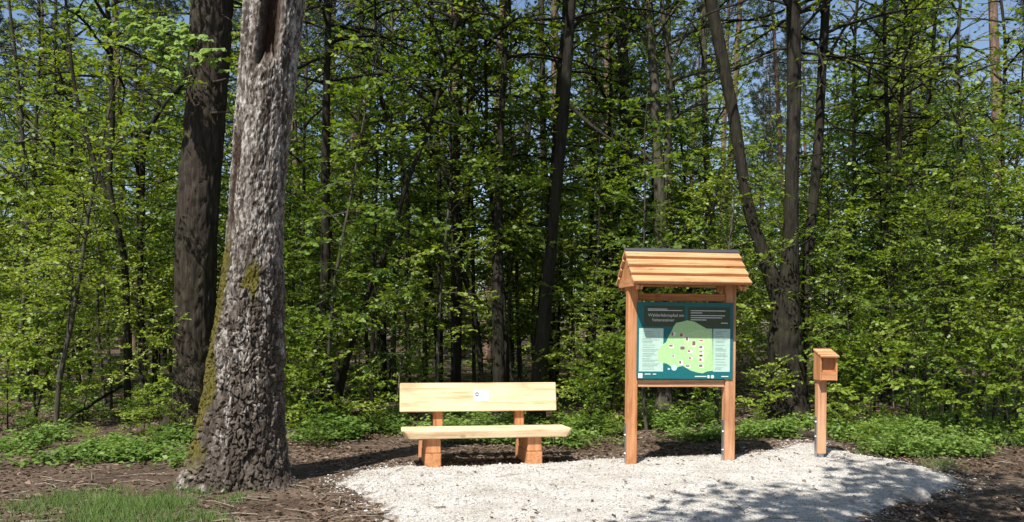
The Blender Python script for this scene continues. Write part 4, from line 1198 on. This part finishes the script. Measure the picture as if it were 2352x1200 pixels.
# stone on the gravel
def stone():
    import bmesh
    g = gp(2105, 1150)
    bm = bmesh.new(); bmesh.ops.create_icosphere(bm, subdivisions=4, radius=1.0)
    V = np.array([v.co[:] for v in bm.verts])
    n = fbm(V[:, 0]*1.4, V[:, 1]*1.4, V[:, 2]*1.4, 7, 3)
    n2 = fbm(V[:, 0]*5, V[:, 1]*5, V[:, 2]*5, 9, 3)
    for v, a, b in zip(bm.verts, n, n2):
        v.co *= 1 + 0.28*a + 0.06*b
        v.co.x *= 0.135; v.co.y *= 0.10; v.co.z *= 0.085
    me = bpy.data.meshes.new('stone'); bm.to_mesh(me); bm.free()
    m, nt, b = newmat('grey_stone')
    tc = nd(nt, 'ShaderNodeTexCoord')
    q, r = noise_col(nt, tc.outputs['Object'], 40, [(0.3, (0.22, 0.20, 0.18)), (0.6, (0.42, 0.40, 0.37)), (0.8, (0.58, 0.56, 0.52))], 8)
    nt.links.new(r.outputs[0], b.inputs['Base Color']); b.inputs['Roughness'].default_value = 0.9
    o = link('stone', me, m, None, (g[0], g[1], float(top_z(g[:1], g[1:])[0])+0.03), (0, 0, 0.3))
    tag(o, 'grey rounded stone lying at the edge of the gravel', 'stone')
stone()

# ------------------------------------------------------------------ carpentry
import bmesh
def block(name, size, loc, mat, parent, bevel=0.006, rot=None, taper=None):
    """a sawn timber with eased edges; local origin at its centre; taper = (top x scale, top y scale)"""
    bm = bmesh.new()
    bmesh.ops.create_cube(bm, size=1.0)
    for v in bm.verts:
        v.co.x *= size[0]; v.co.y *= size[1]; v.co.z *= size[2]
        if taper and v.co.z > 0:
            v.co.x *= taper[0]; v.co.y *= taper[1]
    if bevel:
        bmesh.ops.bevel(bm, geom=bm.edges[:], offset=min(bevel, min(size)*0.3), segments=2, affect='EDGES')
    me = bpy.data.meshes.new(name); bm.to_mesh(me); bm.free()
    return link(name, me, mat, parent, loc, rot)

def prism(name, prof, axis, length, mat, parent, loc=(0, 0, 0), bevel=0.004):
    """extrude a 2D outline along an axis ('x': outline in yz, 'y': outline in xz)"""
    bm = bmesh.new()
    lo, hi = [], []
    for (a, b) in prof:
        if axis == 'x':
            lo.append(bm.verts.new((-length/2, a, b))); hi.append(bm.verts.new((length/2, a, b)))
        else:
            lo.append(bm.verts.new((a, -length/2, b))); hi.append(bm.verts.new((a, length/2, b)))
    bm.faces.new(lo); bm.faces.new(hi[::-1])
    n = len(prof)
    for i in range(n):
        bm.faces.new((lo[i], hi[i], hi[(i+1) % n], lo[(i+1) % n])[::-1])
    bmesh.ops.recalc_face_normals(bm, faces=bm.faces[:])
    if bevel:
        bmesh.ops.bevel(bm, geom=bm.edges[:], offset=bevel, segments=2, affect='EDGES')
    me = bpy.data.meshes.new(name); bm.to_mesh(me); bm.free()
    return link(name, me, mat, parent, loc)

PALE = ((0.86, 0.725, 0.50), (0.80, 0.635, 0.41), (0.60, 0.40, 0.21))
ORNG = ((0.68, 0.345, 0.17), (0.58, 0.27, 0.125), (0.38, 0.15, 0.064))
ROOF = ((0.70, 0.43, 0.235), (0.60, 0.33, 0.165), (0.36, 0.15, 0.062))
POST = ((0.72, 0.44, 0.27), (0.64, 0.35, 0.20), (0.46, 0.21, 0.11))
W = {}
for ax in 'xyz':
    W['pale_'+ax] = wood_mat('spruce_plank_'+ax, ax, *PALE)
    W['orange_'+ax] = wood_mat('larch_'+ax, ax, *ORNG, knots=False)
    W['roof_'+ax] = wood_mat('larch_board_'+ax, ax, *ROOF)
    W['post_'+ax] = wood_mat('larch_post_'+ax, ax, *POST, knots=False)
M['steel'] = plain_mat('galvanised_steel', (0.52, 0.54, 0.57), 0.42, 0.85)
M['felt'] = plain_mat('roof_felt', (0.045, 0.047, 0.055), 0.7)

# ---- bench
def bench():
    g = gp(1117, 1077)
    x0, y0 = g[0], 9.56
    x0 = (1117-CX)/F*y0
    t = thing('park_bench', 'pale timber bench with a thick plank seat and backrest on reddish wooden legs', 'bench', (x0, y0, float(gz(x0, y0))+0.01), R(11))
    # seat plank: waney front corners, thick
    bm = bmesh.new()
    yf, yb, zt, th = -0.05, 0.39, 0.428, 0.090
    outline = [(-0.945, yb, -0.935), (1.015, yb, 1.005), (1.045, yf+0.07, 1.005), (1.01, yf, 0.965), (-0.925, yf, -0.865), (-0.96, yf+0.07, -0.91)]
    top = [bm.verts.new((a, y, zt)) for a, y, c in outline]
    bot = [bm.verts.new((c, y + (0.015 if y < 0.1 else 0), zt-th)) for a, y, c in outline]
    bm.faces.new(top); bm.faces.new(bot[::-1])
    for i in range(len(outline)):
        j = (i+1) % len(outline)
        bm.faces.new((top[i], bot[i], bot[j], top[j]))
    bmesh.ops.recalc_face_normals(bm, faces=bm.faces[:])
    bmesh.ops.bevel(bm, geom=bm.edges[:], offset=0.008, segments=2, affect='EDGES')
    me = bpy.data.meshes.new('seat'); bm.to_mesh(me); bm.free()
    link('seat', me, W['pale_x'], t)
    tilt = R(-9)
    back = block('backrest', (1.905, 0.062, 0.345), (-0.005, 0.455, 0.765), W['pale_x'], t, 0.008, (tilt, 0, 0))
    for s, xo in ((-1, -0.50), (1, 0.495)):
        xb = s*0.594
        low = block('foot_timber', (0.178, 0.60, 0.175), (xb, 0.30, 0.0775), W['orange_y'], t, 0.008)
        low['label'] = 'reddish lower block of a bench leg'
        block('leg', (0.176, 0.52, 0.170), (xb, 0.275, 0.2525), W['orange_z'], t, 0.008, None, (0.93, 0.97))
        block('rear_leg', (0.07, 0.05, 0.32), (xb-0.085 if s < 0 else xb-0.07, 0.628, 0.16), W['post_z'], t, 0.005)
        block('back_post', (0.112, 0.075, 0.56), (xo, 0.508, 0.60), W['orange_z'], t, 0.006, (tilt, 0, 0))
    # plaque with a round emblem
    pl = block('plaque', (0.185, 0.004, 0.135), (0.025, -0.0335, 0.013), plain_mat('white_plaque', (0.86, 0.87, 0.90), 0.35), back, 0.001)
    dk = plain_mat('emblem_ink', (0.035, 0.04, 0.04), 0.5)
    bm = bmesh.new()
    def disc(cx, cz, r0, r1, a0, a1, n=14):
        for i in range(n):
            p, q = a0+(a1-a0)*i/n, a0+(a1-a0)*(i+1)/n
            vs_ = [bm.verts.new((cx+r*math.cos(a), 0, cz+r*math.sin(a))) for r, a in ((r0, p), (r1, p), (r1, q), (r0, q))]
            bm.faces.new(vs_)
    disc(0, 0, 0.019, 0.025, 0, 2*math.pi, 20)
    disc(0, -0.012, 0.0005, 0.009, 0, 2*math.pi)
    for k in range(4):
        a = R(25 + 43*k)
        disc(0.013*math.cos(a), 0.002+0.011*math.sin(a), 0.0003, 0.0042, 0, 2*math.pi, 8)
    me = bpy.data.meshes.new('emblem'); bm.to_mesh(me); bm.free()
    link('emblem', me, dk, pl, (-0.055, -0.0028, 0.018))
    return t
bench()

# ---- information board
def kiosk():
    yk = 9.86
    xk = (1564-CX)/F*yk
    gl = float(gz(xk, yk))
    t = thing('information_board', 'roofed wooden information board with a green map panel standing on two posts', 'information board', (xk, yk, gl), R(5.5))
    for s in (-1, 1):
        xp = s*0.595
        gx_, gy_ = xk+xp*math.cos(R(5.5)), yk+xp*math.sin(R(5.5))
        g0 = float(top_z(np.array([gx_]), np.array([gy_]))[0]) - gl
        z0, z1 = g0-0.02, 2.20
        post = block('post', (0.122, 0.122, z1-z0), (xp, 0, (z0+z1)/2), W['post_z'] if s > 0 else W['orange_z'], t, 0.006)
        br = block('post_anchor', (0.008, 0.07, 0.50), (xp-0.0655, -0.005, g0+0.23), M['steel'], t, 0.001)
        for q in (0.34, 0.12):
            bm = bmesh.new(); bmesh.ops.create_cone(bm, cap_ends=True, segments=6, radius1=0.012, radius2=0.012, depth=0.012)
            me = bpy.data.meshes.new('bolt'); bm.to_mesh(me); bm.free()
            link('bolt', me, M['steel'], br, (-0.009, 0, q-0.23), (0, R(90), 0))
    block('header_beam', (1.064, 0.07, 0.085), (0, 0.0, 1.985), W['orange_x'], t, 0.005)
    block('lower_beam', (1.064, 0.07, 0.09), (0, 0.0, 0.965), W['post_x'], t, 0.005)
    for s in (-1, 1):      # knee rafters tying the posts to the roof
        pass
    # roof: lapped boards on both slopes, gable boards, rafters and a felt ridge
    Lr, run, rise = 1.385, 0.425, 0.405
    zr = 2.52
    ang = math.atan2(rise, run); sl = math.hypot(run, rise)
    n = 4; bw = sl/n
    for side in (-1, 1):
        for i in range(n):
            s0 = (i+0.5)*bw - 0.004
            yy = side*(s0*math.cos(ang)); z = zr - s0*math.sin(ang)
            w_ = bw + 0.022
            lift = 0.016
            off = lift
            loc = (0.0 + random.uniform(-0.004, 0.004), yy + side*math.sin(ang)*off, z + math.cos(ang)*off)
            lap = R(14.0)
            block('roof_board', (Lr + random.uniform(-0.006, 0.006), w_, 0.036), loc, W['roof_x'], t, 0.003,
                  (side*-1*(ang-lap), 0, 0))
        yb = side*run*0.5; zb = zr - rise*0.5 - 0.03
        for xg in (-Lr/2+0.07, -0.595, 0.595, Lr/2-0.07):
            block('rafter', (0.05, sl-0.03, 0.065), (xg, yb*0.97, zb-0.012), W['orange_y'], t, 0.003, (-side*ang, 0, 0))
    prism('ridge_cap', [(-0.040, -0.022), (0, 0.015), (0.040, -0.022), (0.036, -0.029), (0, 0.006), (-0.036, -0.029)], 'x', Lr+0.01, M['felt'], t, (0, 0, zr+0.030), 0)
    for xg in (-Lr/2+0.035, Lr/2-0.035):
        g_ = prism('gable_panel', [(-0.30, -0.29), (0.30, -0.29), (0.0, -0.015)], 'x', 0.018, W['orange_z'], t, (xg, 0, zr-0.04), 0.002)
        block('gable_board', (0.026, 0.72, 0.095), (xg-0.004 if xg < 0 else xg+0.004, 0, zr-rise+0.03), W['orange_y'], t, 0.003)
    block('roof_plate', (1.07, 0.09, 0.07), (0, 0, 2.165), W['orange_x'], t, 0.004)
    # printed panel
    pw, ph = 1.165, 0.905
    pc = (0.03, -0.072, 1.472)
    teal = plain_mat('panel_teal', (0.012, 0.155, 0.175), 0.35)
    panel = block('map_panel', (pw, 0.014, ph), pc, teal, t, 0.002)
    inks = {'pale': (0.52, 0.72, 0.63), 'olive': (0.050, 0.075, 0.040), 'lime': (0.46, 0.74, 0.36), 'lime2': (0.54, 0.78, 0.40), 'white': (0.82, 0.88, 0.88), 'dark': (0.02, 0.03, 0.03), 'blue': (0.55, 0.75, 0.90),
            'dim': (0.05, 0.10, 0.10), 'text': (0.30, 0.46, 0.40), 'red': (0.45, 0.12, 0.08), 'brown': (0.22, 0.16, 0.11)}
    IM = {k: plain_mat('print_'+k, v, 0.4) for k, v in inks.items()}
    # photo pixels on the panel -> panel coordinates (panel spans 1457..1684 x 697..873 in the photo)
    def pu(px, py):
        return ((px-1570.5)/227.0*pw, (785-py)/176.0*ph)
    def sheet(name, polys, ink, layer, parent=panel):
        bm = bmesh.new()
        for pol in polys:
            bm.faces.new([bm.verts.new((*pu(*p)[:1], 0, pu(*p)[1])) for p in pol])
        for f in bm.faces:
            if f.normal.y > 0: f.normal_flip()
        bm.normal_update()
        me = bpy.data.meshes.new(name); bm.to_mesh(me); bm.free()
        return link(name, me, IM[ink], parent, (0, -0.0072-0.0006*layer, 0))
    def rect(a, b, c, d):
        return [(a, b), (c, b), (c, d), (a, d)]
    tl = sheet('title_field', [rect(1473, 705, 1569, 753)], 'olive', 1)
    tr = sheet('text_field', [rect(1576, 707, 1677, 756)], 'olive', 1)
    ll = sheet('legend_field', [rect(1462, 757, 1519, 856)], 'pale', 1)
    rl = sheet('notes_field', [rect(1637, 757, 1677, 856)], 'pale', 1)
    mp = [(1543, 752), (1549, 744), (1560, 742), (1575, 738), (1592, 741), (1612, 752), (1622, 757), (1634, 757), (1636, 800), (1637, 854), (1625, 855), (1612, 860), (1600, 858), (1585, 854), (1574, 848), (1566, 843), (1556, 845), (1548, 849),
          (1538, 845), (1528, 838), (1516, 836), (1509, 834), (1506, 820), (1509, 805), (1516, 796), (1526, 788), (1531, 775), (1538, 764)]
    sheet('map', [mp], 'lime', 2)
    sheet('map_wood', [[(1600, 760), (1630, 762), (1632, 800), (1616, 842), (1590, 820), (1575, 800), (1560, 775)]], 'lime2', 3)
    sheet('emblem', [[(1545+7*math.cos(a), 847+7*math.sin(a)) for a in np.linspace(0, 6.28, 16, endpoint=False)], rect(1530, 848, 1535, 852)], 'blue', 4)
    sheet('logo', [rect(1461, 860, 1471, 871)], 'white', 2)
    sheet('logo', [rect(1624, 864, 1629, 871)], 'white', 2)
    sheet('logo', [[(1636+4*math.cos(a), 867.5+4*math.sin(a)) for a in np.linspace(0, 6.28, 14, endpoint=False)]], 'white', 2)
    rr = random.Random(3)
    lines_dim, lines_pale = [], []
    y = 764
    while y < 853:
        x1 = 1474 + rr.uniform(14, 38)
        lines_pale.append(rect(1470, y, x1, y+1.3)); y += rr.choice([3.4, 3.4, 5.2])
    y = 762
    while y < 852:
        lines_pale.append(rect(1642, y, 1642+rr.uniform(14, 30), y+1.3)); y += rr.choice([3.2, 3.2, 6.5])
    sheet('small_print', lines_pale, 'text', 3)['kind'] = 'stuff'
    for (y, a, b) in ((715, 1583, 1665), (720, 1583, 1610), (726, 1583, 1664), (731, 1583, 1658), (736, 1583, 1620), (743, 1655, 1671), (712, 1482, 1528), (715, 1482, 1563)):
        lines_dim.append(rect(a, y, b, y+1.6))
    lines_dim += [rect(1476, 861, 1490, 863), rect(1495, 861, 1503, 863), rect(1594, 866, 1622, 868), rect(1657, 866, 1674, 868)]
    sheet('small_print', lines_dim, 'white', 3)['kind'] = 'stuff'
    # pictures on the map
    for (px, py, a, b) in [(1542, 770, 10, 9), (1562, 772, 10, 9), (1575, 781, 8, 11), (1591, 792, 9, 14), (1609, 785, 12, 5), (1538, 798, 12, 8), (1564, 802, 12, 9), (1582, 810, 12, 8), (1543, 820, 6, 6), (1584, 825, 11, 6), (1561, 836, 10, 11), (1578, 844, 12, 7),
                           (1609, 800, 11, 8), (1609, 811, 11, 6), (1609, 820, 11, 7), (1609, 829, 11, 8), (1609, 843, 12, 8)]:
        fr = sheet('photo', [rect(px-a/2, py-b/2, px+a/2, py+b/2)], 'white', 4)
        sheet('picture', [rect(px-a/2+0.8, py-b/2+0.8, px+a/2-0.8-rr.uniform(0, a*0.4), py+b/2-0.8-rr.uniform(0, b*0.3))], rr.choice(['brown', 'dark', 'red', 'brown']), 5)
    for (txt, px, py, size) in (('Walderlebnispfad am', 1525, 727, 0.0505), ('Veitensteiner', 1518, 738, 0.0505)):
        cu = bpy.data.curves.new('title', 'FONT'); cu.body = txt; cu.size = size; cu.align_x = 'CENTER'; cu.align_y = 'CENTER'
        tmp = bpy.data.objects.new('title', cu); col.objects.link(tmp)
        bpy.context.view_layer.update()
        me = bpy.data.meshes.new_from_object(tmp.evaluated_get(bpy.context.evaluated_depsgraph_get()))
        bpy.data.objects.remove(tmp)
        u = pu(px, py)
        me.materials.clear()
        link('lettering', me, IM['white'], panel, (u[0], -0.0072-0.0006*3, u[1]), (R(90), 0, 0))
kiosk()

# ---- leaflet box on a post
def letter_box():
    yb = 10.12
    xb = (1887-CX)/F*yb
    g = float(top_z(np.array([xb]), np.array([yb]))[0])
    t = thing('leaflet_box', 'small reddish wooden box with a sloping lid on a single short post', 'post box', (xb, yb, g), R(2))
    block('post', (0.105, 0.105, 1.02), (0, 0, 0.555), W['post_z'], t, 0.005)
    an = block('post_anchor', (0.008, 0.06, 0.56), (-0.058, 0.0, 0.21), M['steel'], t, 0.001)
    block('anchor_foot', (0.07, 0.07, 0.12), (0, 0.01, -0.01), M['steel'], t, 0.003)
    for q in (0.43, 0.25):
        bm = bmesh.new(); bmesh.ops.create_cone(bm, cap_ends=True, segments=6, radius1=0.012, radius2=0.012, depth=0.012)
        me = bpy.data.meshes.new('bolt'); bm.to_mesh(me); bm.free()
        link('bolt', me, M['steel'], an, (-0.009, 0, q-0.21), (0, R(90), 0))
    # box: front -y
    z0, zf, zbk = 0.945, 1.235, 1.30
    yf, ybk, hw = -0.15, 0.06, 0.105
    cx = 0.035
    block('back_wall', (2*hw-0.036, 0.018, zbk-z0-0.004), (cx, ybk-0.009, (z0+zbk)/2-0.002), W['orange_z'], t, 0.002)
    for s in (-1, 1):
        prism('side_wall', [(yf, z0), (ybk, z0), (ybk, zbk-0.002), (yf, zf-0.002)], 'x', 0.018, W['orange_z'], t, (cx+s*(hw-0.009), 0, 0), 0.002)
    rb = block('recessed_panel', (2*hw-0.038, 0.012, zf-z0-0.035), (cx, yf+0.062, (z0+zf)/2), W['orange_z'], t, 0.001)
    block('floor', (2*hw-0.038, ybk-yf-0.11, 0.018), (cx, (yf+ybk)/2+0.035, z0+0.012), W['orange_x'], t, 0.002)
    fw = block('front_wall', (2*hw-0.038, 0.018, 0.10), (cx, yf+0.0105, z0+0.053), W['orange_x'], t, 0.002)
    an_ = math.atan2(zbk-zf, ybk-yf)
    block('lid', (2*hw+0.012, (ybk-yf)/math.cos(an_)+0.05, 0.022), (cx, (yf+ybk)/2-0.018, (zf+zbk)/2+0.006), W['roof_x'], t, 0.003, (an_, 0, 0))
letter_box()
print('saplings', cnt, 'objects', len(bpy.data.objects))
